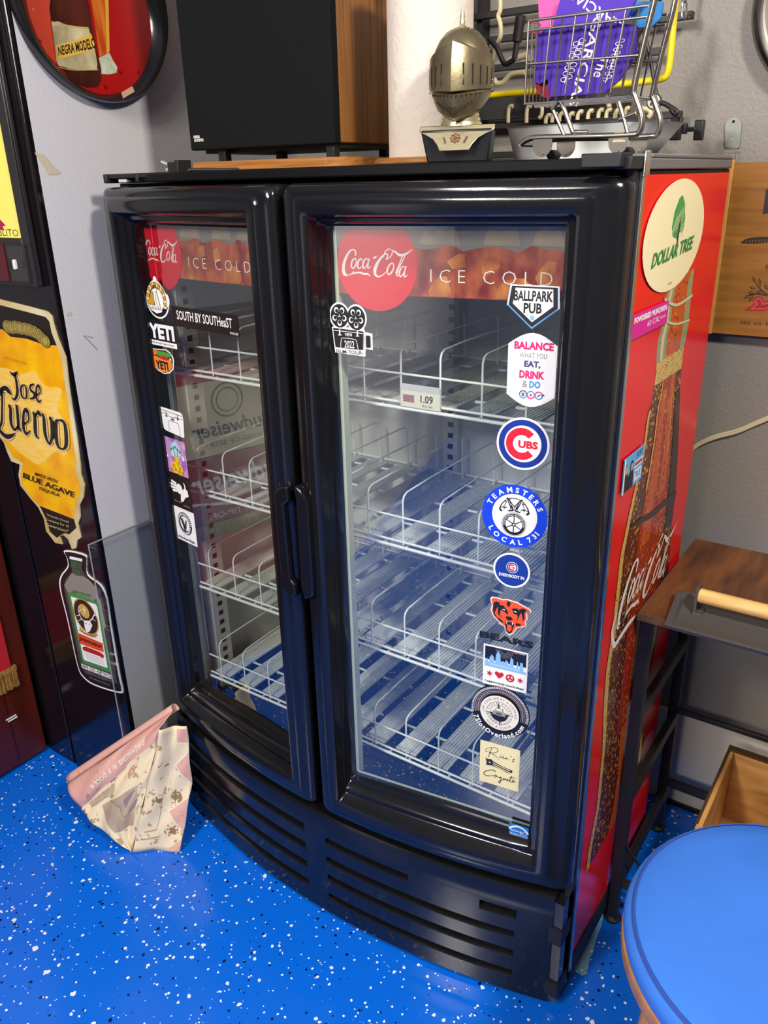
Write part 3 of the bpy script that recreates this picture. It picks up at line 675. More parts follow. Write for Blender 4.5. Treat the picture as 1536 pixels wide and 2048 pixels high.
a.poly([(.297, .533), (.302, .5315), (.3075, .5335), (.313, .5295), (.332, .5235), (.352, .5205), (.3505, .515), (.343, .5115), (.325, .5165), (.308, .5185), (.2985, .5165), (.2995, .524)], c)
for z in (.0, -.0045): a.stroke([(.312, .526 + z), (.33, .5215 + z), (.347, .5185 + z)], .0018, paint('ecdfa8'))
a.poly([(.3055 + (.0026 if k % 2 == 0 else .001) * cos(pi / 2 + k * pi / 5), .525 + (.0026 if k % 2 == 0 else .001) * sin(pi / 2 + k * pi / 5)) for k in range(10)], paint('ecdfa8'))
a.stroke([(.314, .5105), (.318, .5065), (.311, .5085), (.3, .5025), (.2945, .4955), (.299, .491), (.308, .493), (.3135, .4965)], [.0008, .001, .0012, .0014, .0014, .0014, .001, .0008], c)
a.stroke([(.318, .499), (.315, .4955), (.318, .4935), (.3205, .4965), (.318, .499), (.3255, .4955), (.329, .4985), (.326, .4945), (.33, .4965), (.3275, .4825), (.3255, .4855), (.335, .4945)], .0012, c)
a.stroke([(.335, .498), (.335, .4935), (.339, .4975), (.3395, .4935), (.343, .4975), (.343, .4935), (.347, .497), (.351, .508), (.347, .4945), (.353, .494), (.356, .497), (.353, .499), (.3525, .4945), (.358, .4965)], .0012, c); a.stroke([(.346, .504), (.358, .505)], .0011, c, n=1)
sticker(a, doorR, 'square cream sticker with brush script and a small flag')
a = on_glass(doorR)                                                         # blue energy label
a.O = a.O + a.N * .0085 + Vector((0, 0, .0065)); a.rect(.353, .3915, .3625, .3945, paint('1c7ad0'), base=.0004)
a.ring(.372, .369, .0195, .0234, W_, a0=radians(28), a1=radians(152), n=18); a.rect(.354, .391, .3705, .3713, W_)
a.stroke([(.356, .3775), (.359, .3795), (.358, .377), (.362, .378), (.363, .38), (.365, .377), (.368, .3795), (.369, .377), (.372, .38), (.374, .377), (.377, .381), (.376, .374), (.38, .378)], .001, W_)
a.stroke([(.384 + (.0065 if k % 2 == 0 else .0028) * cos(pi / 2 + k * pi / 5), .378 + (.0065 if k % 2 == 0 else .0028) * sin(pi / 2 + k * pi / 5)) for k in range(10)], .0009, W_, n=1, closed=True)
a.text('ENERGY STAR', .372, .3665, .034, .0045, W_, .01)
sticker(a, doorR, 'blue energy label at the bottom right corner')
# --- left door
a = on_glass(doorL)                                                         # egg-shaped sticker: gold curls over black
cx, cz = .0255, 1.352
eg = [(cx + .0425 * (1 - .28 * max(0, sin(t))) * cos(t), cz - .003 + (.042 if sin(t) > 0 else .036) * sin(t)) for t in [k * pi / 16 for k in range(32)]]
a.poly(eg, W_, base=.0004); a.disc(cx + .001, cz + .0395, .0065, W_, n=16); a.disc(cx + .037, cz + .001, .009, W_, ry=.013)
a.poly([(cx + (x - cx) * .9, min(cz - .014 + .003 * sin(x * 900), cz - .003 + (z - cz + .003) * .9)) for x, z in eg if z < cz + .02], K_)
GD, GB = paint('c9962e'), paint('6d4a16')
for k in range(17):
    t = radians(-15 + 210 * k / 16); px, pz = cx + .0295 * cos(t), cz + .0 + .029 * sin(t)
    a.disc(px, pz, .0062, GB, n=12); a.disc(px, pz, .005, paint('ecd596') if k % 2 else GD, n=12)
a.poly([(cx - .028, cz - .008), (cx - .012, cz + .018), (cx - .004, cz - .002), (cx - .012, cz - .014)], GD)
a.stroke([(cx - .008, cz + .022), (cx, cz + .0285), (cx + .008, cz + .022)], .003, GB)
a.poly([(cx - .006, cz + .018), (cx + .004, cz + .02), (cx + .012, cz - .012), (cx - .004, cz - .016)], W_); a.stroke([(cx + .002, cz + .018), (cx + .001, cz - .004), (cx + .006, cz - .012)], .0012, K_)
a.poly([(cx - .03, cz - .012), (cx + .024, cz - .012), (cx + .018, cz - .024), (cx - .002, cz - .028), (cx - .022, cz - .022)], W_)
for k in range(7): a.stroke([(cx - .02 + k * .006, cz - .013), (cx - .023 + k * .006, cz - .018), (cx - .018 + k * .006, cz - .02)], .0012, K_)
sticker(a, doorL, 'egg-shaped white sticker with gold curls and a black base')
a = on_glass(doorL)
a.rect(.0755, .2945, 1.304, 1.3435, paint('1c100e'), base=.0004); a.text('SOUTH BY SOUTHeaST', .183, 1.327, .183, .0185, W_, .012); a.text('PODCAST', .279, 1.3085, .026, .0045, W_, .01)
sticker(a, doorL, 'long dark strip sticker with squared white lettering')
a = on_glass(doorL)
a.rect(-.0285, .079, 1.256, 1.308, paint('10151f'), base=.0004); a.text('YETI', .0265, 1.286, .094, .031, W_, .05); a.rect(-.0285, .079, 1.256, 1.2665, W_); a.text('Wildly stronger! Keep ice longer!', .025, 1.2612, .088, .0055, K_, .02)
sticker(a, doorL, 'navy rectangle sticker with bold white letters over a white strip')
a = on_glass(doorL)                                                         # taco-like bun sticker
cx, cz = .0125, 1.224
tc = lambda k: [(cx + k * x, cz + k * z) for x, z in ((-.044, .012), (-.036, .022), (-.016, .022), (.0, .0235), (.022, .025), (.034, .021), (.044, .012), (.045, .004), (.04, -.012), (.025, -.022), (.004, -.0265), (-.018, -.022), (-.034, -.012), (-.041, .0))]
a.poly(tc(1.06), W_, base=.0004); a.poly(tc(.98), paint('5d2a18'))
for x, z, w in ((-.03, .012, .01), (.0, .008, .008), (.018, .006, .008)): a.disc(cx + x, cz + z, w, paint('c9281e'), n=14)
for x in (-.03, -.014, .002, .02): a.poly([(cx + x, cz + .009), (cx + x + .022, cz + .014), (cx + x + .017, cz + .021), (cx + x + .002, cz + .02)], paint('3f9a3c') if x != -.03 else paint('e07a2e'))
for x in (-.034, .036): a.disc(cx + x, cz + .006, .004, paint('e9d49c'), n=10)
a.poly([(cx + x, cz + z) for x, z in ((-.04, .002), (-.02, .009), (.0, .004), (.02, .003), (.038, .006), (.041, -.003), (.036, -.013), (.022, -.0215), (.0, -.025), (-.02, -.02), (-.034, -.011))], paint('e8862c'))
a.text('YETI', cx + .001, cz - .0095, .048, .0185, K_, .05)
sticker(a, doorL, 'orange taco sticker with green and red filling')
a = on_glass(doorL)                                                         # white cool box
a.poly([(-.0185, 1.117), (-.014, 1.1195), (.06, 1.1185), (.067, 1.114), (.068, 1.1), (.064, 1.064), (.06, 1.0625), (-.006, 1.067), (-.013, 1.07), (-.018, 1.1)], W_, base=.0004)
for p in ([(-.017, 1.1135), (.066, 1.111)], [(-.016, 1.106), (.01, 1.1065), (.013, 1.103), (.036, 1.102), (.039, 1.105), (.066, 1.103)], [(.008, 1.068), (.01, 1.089), (.016, 1.093), (.042, 1.092), (.048, 1.088), (.051, 1.065)]): a.stroke(p, .0012, K_, n=2)
for x in (.004, .048): a.rect(x - .001, x + .001, 1.1015, 1.113, K_); a.rect(x - .0035, x + .0035, 1.1, 1.1035, K_)
a.rect(.022, .033, 1.0955, 1.1, paint('55565a')); sticker(a, doorL, 'white cool-box shaped sticker')
a = on_glass(doorL)                                                         # purple doodle
a.rect(-.0175, .0615, .9695, 1.052, mat('doodle_purple', srgb('9a5fc0'), .45, noise=(srgb('dba3b8'), 45, (1, 1, 1), .12)), base=.0004)
a.disc(.022, 1.026, .0215, paint('8fb7d8'), ry=.02, n=20); a.poly([(.001, 1.01), (.006, 1.03), (.014, 1.043), (.026, 1.046), (.038, 1.034), (.043, 1.016)], paint('b8d0dc'))
for k in range(5): a.stroke([(.006 + k * .0085, 1.034 - abs(k - 2) * .004), (.012 + k * .006, 1.02), (.016 + k * .003, 1.006)], .0022, paint('3f9a70') if k % 2 else paint('e8e4c8')); a.disc(.006 + k * .0085, 1.034 - abs(k - 2) * .004, .0035, paint('2d8a64'), n=10)
a.poly([(.015, 1.012), (.03, 1.011), (.034, .998), (.044, .99), (.046, .971), (-.002, .972), (.002, .99), (.013, .998)], paint('e8c81c'))
for x, z in ((.018, 1.004), (.028, .996), (.01, .988), (.034, .986), (.016, .98), (.03, .977), (.042, .976), (.002, .977)): a.ring(x, z, .0025, .0042, paint('b5451e'), n=10)
a.disc(.052, 1.013, .006, paint('d8cfe8'), n=12); a.disc(-.009, 1.008, .004, paint('efe2ee'), n=10)
sticker(a, doorL, 'square purple and yellow doodle sticker')
a = on_glass(doorL)                                                         # hand print
a.rect(-.0165, .0615, .8865, .968, paint('21150f'), base=.0004)
hx, hz = .018, .934
a.disc(hx, hz, .0125, W_, n=18)
for k, (dx, dz) in enumerate(((-.03, .0145), (-.034, .007), (-.033, -.001), (-.027, -.0085))):
    for f in (.45, .66, .86): a.disc(hx + dx * f, hz + dz * (.6 + .4 * f), .0052 - .0012 * f, W_, ry=.0032, n=12)
a.poly([(hx + .006, hz - .006), (hx + .022, hz + .006), (hx + .034, hz + .004), (hx + .036, hz - .01), (hx + .022, hz - .016), (hx + .012, hz - .028), (hx + .002, hz - .03), (hx + .004, hz - .018)], W_); a.stroke([(hx + .026, hz + .004), (hx + .025, hz + .014), (hx + .022, hz + .02)], [.006, .004, .003], W_)
a.rect(-.008, .021, .9005, .9025, paint('8a8078')); a.rect(.029, .055, .8965, .8985, paint('8a8078'))
sticker(a, doorL, 'dark brown sticker with a white hand print')
a = on_glass(doorL)                                                         # V in a dashed ring
a.rect(-.0165, .0635, .8025, .886, W_, base=.0004); cx, cz = .0225, .8495
a.ring(cx, cz, .018, .028, K_, e=1.0)
for k in range(32): t = k * pi / 16; a.stroke([(cx + .0205 * cos(t), cz + .0205 * sin(t)), (cx + .0262 * cos(t), cz + .0262 * sin(t))], .0026, W_, n=1)
a.poly([(cx - .012, cz + .014), (cx - .005, cz + .013), (cx + .003, cz - .005), (cx + .008, cz + .012), (cx + .011, cz + .0115), (cx + .004, cz - .0155), (cx, cz - .0155)], K_)
a.text('Victorious Vinyls', .0235, .8115, .066, .0085, K_, .03, shear=.2)
sticker(a, doorL, 'white square sticker with a black V in a dashed ring')

# ------------------------------------------------------------ graphics on the red side
SA = Art((WX + .0006, 0, 0), (0, 1, 0), (0, 0, 1), (1, 0, 0))
def S(pts): return [SA.uv(pix('x', WX + .001, *p)) for p in pts]
left = S([(1364, 546), (1338, 575), (1330, 600), (1325, 650), (1315, 686), (1314, 704), (1312, 748), (1305, 795), (1294, 835), (1288, 885), (1274, 954), (1258, 1026), (1240, 1113), (1231, 1196), (1223, 1268), (1212, 1340), (1207, 1409), (1204, 1504), (1192, 1621), (1176, 1704), (1172, 1745)])
right = S([(1386, 560), (1383, 590), (1378, 636), (1377, 654), (1368, 694), (1361, 762), (1357, 867), (1355, 921), (1350, 994), (1344, 1044), (1339, 1124), (1330, 1190), (1320, 1253), (1303, 1330), (1291, 1390), (1290, 1463), (1288, 1507), (1270, 1575), (1232, 1670), (1200, 1732), (1176, 1767)])
m_bg = spots('bottle_pale', srgb('8f9c72'), [(srgb('d8cfa0'), 160, .5, .4, 0), (srgb('4d6a48'), 110, .5, .3, 2)], rough=.18)
m_co = spots('bottle_orange', srgb('c85420'), [(srgb('f0a050'), 110, .55, .4, 0), (srgb('6b1c0e'), 130, .5, .4, 4)], rough=.18)
m_cb = spots('bottle_cola', srgb('5a2210'), [(srgb('d8983a'), 150, .6, .4, 0), (srgb('20100a'), 150, .55, .4, 3), (srgb('a03a14'), 120, .5, .3, 5)], rough=.18)
m_cr = spots('bottle_deep_red', srgb('a02c10'), [(srgb('e07028'), 150, .6, .4, 0), (srgb('3c0c08'), 160, .5, .35, 3)], rough=.18)
m_fo = spots('bottle_foam', srgb('d8b45c'), [(srgb('8a5a1e'), 200, .5, .5, 1)], rough=.18)
def edge_y(E, z):
    for p, q in zip(E, E[1:]):
        if p[1] >= z >= q[1]: return p[0] + (q[0] - p[0]) * (p[1] - z) / max(1e-6, p[1] - q[1])
    return E[0][0] if z > E[0][1] else E[-1][0]
zt0, zb0 = left[0][1], left[-1][1]; NR = 60
rowz = [zt0 + (zb0 - zt0) * i / NR for i in range(NR + 1)]
mixp = lambda f: [(edge_y(left, z) * (1 - f) + edge_y(right, z) * f, z) for z in rowz]
zi = lambda z: min(range(NR + 1), key=lambda i: abs(rowz[i] - z))
j0 = zi(1.262); E0, E1 = mixp(0), mixp(1); SA.poly(E0[:j0 + 1] + E1[:j0 + 1][::-1], m_bg); SA.poly(E0[j0:] + E1[j0:][::-1], m_cb)
def band(f0, f1, j0, j1, m):
    A, B = mixp(f0), mixp(f1); SA.poly(A[j0:j1] + B[j0:j1][::-1], m)
Z = lambda f0, f1, za, zb, m: band(f0, f1, zi(za), zi(zb) + 1, m)
Z(.30, .80, 1.41, 1.27, m_co); Z(.1, .2, 1.40, 1.25, paint('cdbf8e')); Z(.0, .98, 1.275, 1.245, m_fo)
m_dk = mat('bottle_dark', srgb('2a120c'), .2)
Z(.30, .80, 1.245, .55, m_cr); Z(.36, .52, 1.23, .95, m_co); Z(.60, .74, 1.24, 1.02, m_co); Z(.84, 1, 1.2, .93, m_dk); Z(.70, .73, 1.23, 1.1, paint('d08a2c')); Z(.28, .31, 1.24, 1.06, paint('d9a65a'))
Z(.0, .06, 1.2, .25, m_fo); Z(.78, .92, .72, .3, m_fo); Z(.4, .6, .55, .25, m_co); Z(.2, .62, .25, .16, m_dk)
SA.stroke(S([(1262, 1052), (1300, 1030), (1330, 1005), (1351, 990)]), [.006, .014, .014, .02], m_dk)
SA.stroke(S([(1326, 640), (1350, 648), (1378, 640)]), .004, paint('c3c79a')); SA.stroke(S([(1328, 598), (1352, 610), (1384, 590)]), .005, paint('c3c79a'))
# white script across the bottle
c0, c1, c2, c3 = S([(1228, 1268), (1334, 1140), (1352, 1046), (1254, 1130)])
fs = lambda u, v: tuple((c0[i] * (1 - u) + c1[i] * u) * (1 - v) + (c3[i] * (1 - u) + c2[i] * u) * v for i in (0, 1))
script(SA, fs, paint('f0e6d8'), .00088)
SA.stroke(S([(1232, 1225), (1223, 1262), (1227, 1290), (1238, 1275), (1258, 1245), (1276, 1225)]), [.004, .009, .012, .012, .012, .002], paint('f0e6d8'))
SA.mb.build('bottle_graphic', fridge)
a = Art((WX + .004, 0, 0), (0, 1, 0), (0, 0, 1), (1, 0, 0))                # oval shop sticker (a true disc)
cy, cz, r = .1768, 1.4778, .0845
CRM, GRN = paint('f1e6b4'), paint('2f9a4e')
a.O = Vector((WX + .0032, 0, 0)); a.disc(.177, 1.4785, .155, CRM, ry=.0815, base=.0005, rot=.05)
lf = lambda pts: [(.186 + y, 1.495 + (z if z > 0 else z * .56)) for y, z in pts]
a.poly(lf([(0, -.04), (-.026, -.03), (-.036, -.005), (-.03, .02), (-.012, .038), (.003, .042), (.02, .03), (.03, .008), (.03, -.012), (.022, -.028), (.01, -.02)]), GRN)
for k in range(6): a.stroke(lf([(-.034 + k * .009, -.024 + k * .004), (-.012 + k * .008, .012 + k * .004)]), .0016, CRM, n=1)
for k in range(4): a.stroke(lf([(.03, .002 - k * .01), (.008, -.014 - k * .006)]), .0014, CRM, n=1)
a.stroke(lf([(.004, .01), (.001, -.02), (.0, -.052)]), [.003, .005, .006], paint('3b3350'))
a.text('DOLLAR TREE', .173, 1.4565, .208, .0215, paint('1f8a46'), .03, rot=.06, shear=.4)
a.text('R-1200', .17, 1.4085, .02, .003, K_)
a.mb.build('sticker', fridge, label='large cream oval sticker with a green leaf-like tree')
a = Art((WX + .0040, 0, 0), (0, 1, 0), (0, 0, 1), (1, 0, 0))
q = [(.005, 1.3835), (.181, 1.3805), (.164, 1.3405), (.005, 1.349)]
a.rect(.006, .176, 1.3455, 1.382, paint('d4148a'), base=.0008); a.text('POWDERED MUNCHKIN', .09, 1.3725, .155, .009, W_, .04); a.text('60 CAL', .105, 1.3595, .06, .0085, W_, -.005); a.text('Per Donut Hole', .151, 1.36, .028, .005, W_)
a.mb.build('sticker', fridge, label='magenta strip sticker with white lettering')
a.mb = MB(); a.k = 1
a.rect(.03, .126, 1.096, 1.156, paint('58aede'), base=.0008); a.text('JUST', .105, 1.146, .032, .012, paint('1d3f7a'), .03); a.rect(.083, .125, 1.126, 1.138, paint('dfe8f0')); a.rect(.085, .122, 1.129, 1.135, paint('b83a4e'))
a.rect(.086, .12, 1.102, 1.122, paint('e6eef4')); a.text('TRUE', .103, 1.112, .026, .012, paint('2d6aa8'), .03)
for cy, hr in ((.045, 'a08a64'), (.068, '2a1c18')):
    a.poly([(cy - .013, 1.097), (cy + .013, 1.097), (cy + .011, 1.12), (cy + .006, 1.128), (cy - .006, 1.128), (cy - .011, 1.12)], paint('181a22')); a.disc(cy, 1.136, .0066, paint(hr), ry=.0095, n=16); a.disc(cy, 1.134, .0046, paint('d0a084'), ry=.0068, n=16)
a.rect(.03, .036, 1.096, 1.156, W_)
a.mb.build('sticker', fridge, label='small blue photo sticker of two people in dark clothes')
# ------------------------------------------------------------ tin signs and boards on the left
FA = lambda off=0: Art((0, YF - .0085 - off, 0), (1, 0, 0), (0, 0, 1), (0, -1, 0))
def traced(a, ax, v): return lambda pts: [a.uv(pix(ax, v, *p)) for p in pts]
c5 = lambda pts: crop(0, 560, 3.793, pts)
a = FA(.003); T = traced(a, 'y', a.O.y)
m_gold = mat('gold_rim', srgb('c4a95c'), .35, .15, noise=(srgb('e8dfb8'), 9, (1, 1, 1), .2))
m_amb = mat('tin_amber', srgb('f9c90c'), .3, noise=(srgb('dc8a0c'), 16, (1, 1, 1), .25))
m_amb2 = mat('tin_amber_pale', srgb('f5bd1c'), .3, noise=(srgb('e8cf80'), 22, (1, 1, 6), .2))
ol = [(-300, 70), (-80, 128), (0, 147), (215, 200), (355, 238), (392, 275), (405, 340), (440, 450), (498, 590), (520, 800), (550, 1000), (582, 1200), (608, 1400), (614, 1480), (640, 1560), (632, 1650), (602, 1710), (608, 1800), (590, 1850), (613, 1955), (585, 1975), (575, 2035), (545, 2042), (515, 1965), (480, 1935), (450, 1945), (472, 2005), (420, 1995), (350, 1905), (332, 1810), (290, 1725), (225, 1650), (155, 1560), (140, 1480), (150, 1400), (85, 1375), (52, 1300), (30, 1235), (0, 1195), (-90, 1080), (-190, 1040), (-260, 800), (-200, 520), (-290, 300)]
a.poly(T(c5(ol)), m_gold, base=.003)
ins = [(-290, 115), (0, 190), (205, 242), (345, 280), (375, 315), (392, 400), (430, 495), (465, 590), (492, 800), (523, 1000), (553, 1200), (578, 1390), (568, 1440), (603, 1540), (612, 1600), (570, 1690), (562, 1815), (580, 1880), (525, 1930), (490, 1920), (430, 1955), (380, 1910), (345, 1800), (300, 1712), (250, 1660), (170, 1550), (160, 1480), (175, 1390), (100, 1345), (70, 1290), (45, 1225), (0, 1165), (-80, 1050), (-170, 1010), (-235, 800), (-180, 520), (-275, 300)]
a.poly(T(c5(ins)), paint('1a1512'))
fld = [(-180, 520), (-120, 400), (-40, 370), (20, 375), (80, 425), (200, 440), (330, 490), (430, 497)] + ins[7:17] + ins[23:37]
a.poly(T(c5([(-180, 520), (-120, 400), (-40, 370), (20, 375), (80, 430), (200, 445), (330, 490), (430, 497), (465, 590), (492, 800), (523, 1000), (553, 1200), (578, 1390), (568, 1440), (603, 1540), (612, 1600), (570, 1690), (562, 1815), (300, 1712), (250, 1660), (170, 1550), (160, 1480), (175, 1390), (100, 1345), (70, 1290), (45, 1225), (0, 1165), (-80, 1050), (-170, 1010), (-235, 800)])), m_amb)
a.poly([(p.x, p.y) for p in spline([(*q, 0) for q in T(c5([(-100, 700), (60, 670), (150, 720), (260, 690), (340, 800), (470, 830), (440, 980), (520, 1130), (500, 1330), (420, 1300), (300, 1400), (180, 1330), (90, 1250), (-100, 1000)]))], 3, True)], m_amb2)
kk = a.k
for i, (x, y) in enumerate([(60, 355), (90, 360), (125, 358), (160, 365), (200, 372), (235, 380), (270, 395), (300, 415), (325, 440), (350, 462)]):
    ce = T(c5([(x, y), (x + 38, y), (x, y + 50)])); rx = abs(ce[1][0] - ce[0][0]); ry = abs(ce[2][1] - ce[0][1])
    a.disc(*ce[0], rx * 1.0, paint('6b5a22'), ry=ry, n=18); a.disc(*ce[0], rx * .85, paint('a3914a'), ry=ry * .85, n=18); a.ring(*ce[0], rx * .5, rx * .6, paint('5a4a1c'), n=14)
bk, hal = paint('1c1814'), paint('d6c089')
BL = [([(82, 692), (108, 716), (140, 700)], [6, 20, 14]), ([(122, 712), (136, 790), (140, 862), (118, 905), (97, 888)], [16, 24, 22, 14, 8]),
      ([(188, 795), (168, 815), (174, 878), (197, 897), (211, 876), (205, 812)], [8, 17, 17, 8, 17, 15], 1), ([(266, 790), (240, 800), (240, 832), (268, 858), (264, 892), (234, 898)], [10, 15, 17, 17, 15, 8]),
      ([(284, 872), (313, 850), (305, 802), (286, 812), (284, 882), (300, 922), (320, 908)], [7, 9, 15, 13, 18, 14, 7]),
      ([(98, 870), (72, 838), (44, 818), (8, 846), (-20, 930)], [4, 34, 26, 24, 16]), ([(26, 838), (24, 960), (20, 1080), (-10, 1130)], [20, 18, 20, 10]), ([(-40, 1060), (0, 1130), (50, 1182), (95, 1180), (122, 1160)], [10, 26, 30, 22, 6]),
      ([(70, 950), (88, 968), (92, 1080), (118, 1132), (150, 1108)], [8, 26, 28, 20, 8]), ([(135, 945), (146, 1060), (150, 1120), (168, 1142)], [26, 28, 26, 8]),
      ([(188, 1092), (226, 1062), (216, 990), (190, 1000), (186, 1110), (206, 1165), (236, 1142)], [8, 12, 24, 20, 28, 20, 8]), ([(255, 1000), (272, 1030), (278, 1160), (300, 1200)], [10, 28, 30, 8]), ([(276, 1030), (300, 1000), (316, 1030)], [8, 22, 18]),
      ([(322, 1010), (340, 1040), (352, 1170), (382, 1240), (402, 1190), (398, 1060), (380, 1045)], [10, 26, 30, 16, 24, 26, 8]), ([(456, 1062), (432, 1092), (442, 1240), (482, 1280), (511, 1240), (500, 1092)], [10, 30, 30, 10, 30, 28], 1)]
k0 = a.k
for c, wx in ((hal, 1.7), (bk, 1)):
    for st in BL:
        a.k = k0 + (0 if c is hal else 1); P = T(c5(st[0])); sc = .000218 * 2.0
        a.stroke(P, [w * sc * wx for w in st[1]], c, n=4, closed=len(st) > 2)
a.k = k0 + 3
def ttext(t, quad, m, bold=0, f=c5):
    """lettering stretched over a traced four-cornered box: bottom left, bottom right, top right, top left"""
    Q = T(f(quad)); vs, fs_, x0, x1, y0, y1 = text_mesh(t, bold); out = []
    for x, y in vs:
        u, v = (x - x0) / (x1 - x0), (y - y0) / (y1 - y0)
        out.append(a.at(tuple((Q[0][i] * (1 - u) + Q[1][i] * u) * (1 - v) + (Q[3][i] * (1 - u) + Q[2][i] * u) * v for i in (0, 1))))
    a.mb.add(out, fs_, m); a.k += 1
ttext('MADE WITH', [(272, 1478), (440, 1540), (444, 1515), (276, 1455)], bk, .02); ttext('BLUE AGAVE', [(182, 1498), (572, 1650), (574, 1608), (184, 1456)], bk, .02); ttext('TEQUILA', [(298, 1590), (460, 1648), (462, 1618), (300, 1562)], bk, .02)
ttext('HECHO EN', [(30, 590), (205, 640), (206, 622), (32, 572)], paint('a87a14'), -.01)
for t, y in (('"A Family Owned', 1790), ('Company For 10', 1825), ('Generations"', 1860)): ttext(t, [(362, y), (530, y + 55), (530, y + 32), (362, y - 23)], paint('c9b88a'))
s = a.mb.build('tequila_sign'); tag(s, 'large yellow state-shaped tin sign with black blackletter words on the black panel', 'sign')
# flat-bottle tin sign
c6 = lambda pts: crop(0, 1050, 2.926, pts)
a = FA(.003); T = traced(a, 'y', a.O.y)
o_ = [(378, 148), (494, 173), (505, 215), (512, 290), (588, 350), (626, 430), (652, 600), (700, 880), (718, 962), (702, 984), (560, 942), (490, 895), (452, 820), (395, 560), (350, 375), (354, 300), (396, 240), (390, 190)]
cx_ = sum(p[0] for p in o_) / len(o_); cy_ = sum(p[1] for p in o_) / len(o_)
sm = [(p.x, p.y) for p in spline([(x, y, 0) for x, y in o_], 4, True)]
a.poly(T(c6(sm)), W_, base=.003); a.poly(T(c6([(cx_ + (x - cx_) * .955, cy_ + (y - cy_) * .978) for x, y in sm])), paint('1c1418'))
a.poly(T(c6([(412, 182), (480, 198), (478, 262), (515, 312), (580, 372), (604, 450), (640, 640), (688, 930), (600, 905), (500, 868), (465, 800), (418, 560), (376, 372), (382, 318), (422, 275)])), mat('bottle_smoke', srgb('5c5652'), .4, noise=(srgb('3a3436'), 30, (1, 1, 1), .3)))
a.poly(T(c6([(376, 350), (420, 282), (470, 290), (520, 320), (560, 365), (575, 420), (540, 455), (400, 400)])), paint('8a857c')); a.poly(T(c6([(408, 182), (482, 198), (482, 214), (408, 198)])), W_); a.poly(T(c6([(411, 202), (480, 218), (478, 262), (418, 248)])), paint('27482c'))
for y in (215, 227, 239): a.stroke(T(c6([(413, y), (479, y + 15)])), .0012, paint('5f8a62'), n=1)
a.poly(T(c6([(430, 255), (470, 264), (478, 300), (440, 292)])), paint('3d5a3e')); a.poly(T(c6([(560, 400), (590, 440), (622, 600), (600, 600), (570, 450)])), paint('a09a94'))
ttext('IMPORTED', [(425, 396), (535, 424), (533, 406), (428, 378)], paint('3f7a44'), .03, c6)
a.poly(T(c6([(398, 398), (408, 390), (572, 448), (582, 462), (650, 852), (640, 860), (492, 808), (482, 795)])), paint('3f8a4a')); a.poly(T(c6([(416, 416), (560, 462), (570, 475), (632, 836), (498, 790), (490, 780)])), W_)
ce = T(c6([(505, 535), (572, 535), (505, 628)])); a.disc(*ce[0], (ce[1][0] - ce[0][0]), paint('b0913c'), ry=(ce[0][1] - ce[2][1]) * 1.0); a.disc(*ce[0], (ce[1][0] - ce[0][0]) * .92, paint('33221c'), ry=(ce[0][1] - ce[2][1]) * .93)
ce2 = T(c6([(495, 503), (523, 503), (495, 540)])); a.disc(*ce2[0], ce2[1][0] - ce2[0][0], paint('c9a64a'), ry=(ce2[0][1] - ce2[2][1])); a.stroke(T(c6([(495, 480), (498, 522)])), .0022, W_, n=1); a.stroke(T(c6([(486, 492), (506, 497)])), .0022, W_, n=1)
for sg in (-1, 1):
    a.stroke(T(c6([(512 + sg * 8, 565), (512 + sg * 32, 545), (512 + sg * 50, 500), (512 + sg * 46, 470)])), [.003, .0028, .0022, .001], W_)
    for x, y, x2, y2 in ((30, 547, 52, 560), (42, 525, 60, 530), (46, 505, 34, 490)): a.stroke(T(c6([(512 + sg * x, y), (512 + sg * x2, y2)])), [.0022, .001], W_, n=1)
a.poly(T(c6([(495, 555), (530, 560), (545, 585), (530, 620), (512, 628), (500, 600)])), W_); a.poly(T(c6([(503, 570), (512, 572), (508, 580)])), paint('33221c')); a.poly(T(c6([(525, 574), (533, 577), (527, 584)])), paint('33221c'))
a.stroke(T(c6([(470, 595), (495, 625), (530, 640), (575, 640)])), .005, paint('b08f3a')); a.stroke(T(c6([(468, 610), (500, 632), (540, 648), (568, 652)])), .003, paint('7a6424'))
a.poly(T(c6([(460, 628), (604, 690), (610, 742), (470, 690)])), paint('e04a26')); ttext('Jagermeister', [(466, 680), (604, 728), (602, 698), (468, 640)], bk, .03, c6)
a.poly(T(c6([(488, 712), (505, 708), (590, 742), (612, 760), (608, 778), (590, 766), (505, 735), (492, 730)])), paint('b02020'))
for k in range(4): a.stroke(T(c6([(500 + k * 5, 745 + k * 11), (606 + k * 4, 782 + k * 11)])), .0011, paint('a8a8a8'), n=1)
a.poly(T(c6([(480, 806), (655, 872), (658, 898), (486, 832)])), W_); ttext('SERVE COLD - KEEP ON ICE', [(488, 830), (655, 893), (654, 872), (486, 810)], bk, .03, c6); ttext('Drink responsibly  35% Alc./Vol.', [(530, 892), (648, 938), (648, 930), (530, 884)], paint('b8b4ae'), 0, c6)
s = a.mb.build('bottle_sign'); tag(s, 'green-labelled flat bottle shaped tin sign low on the black panel', 'sign')
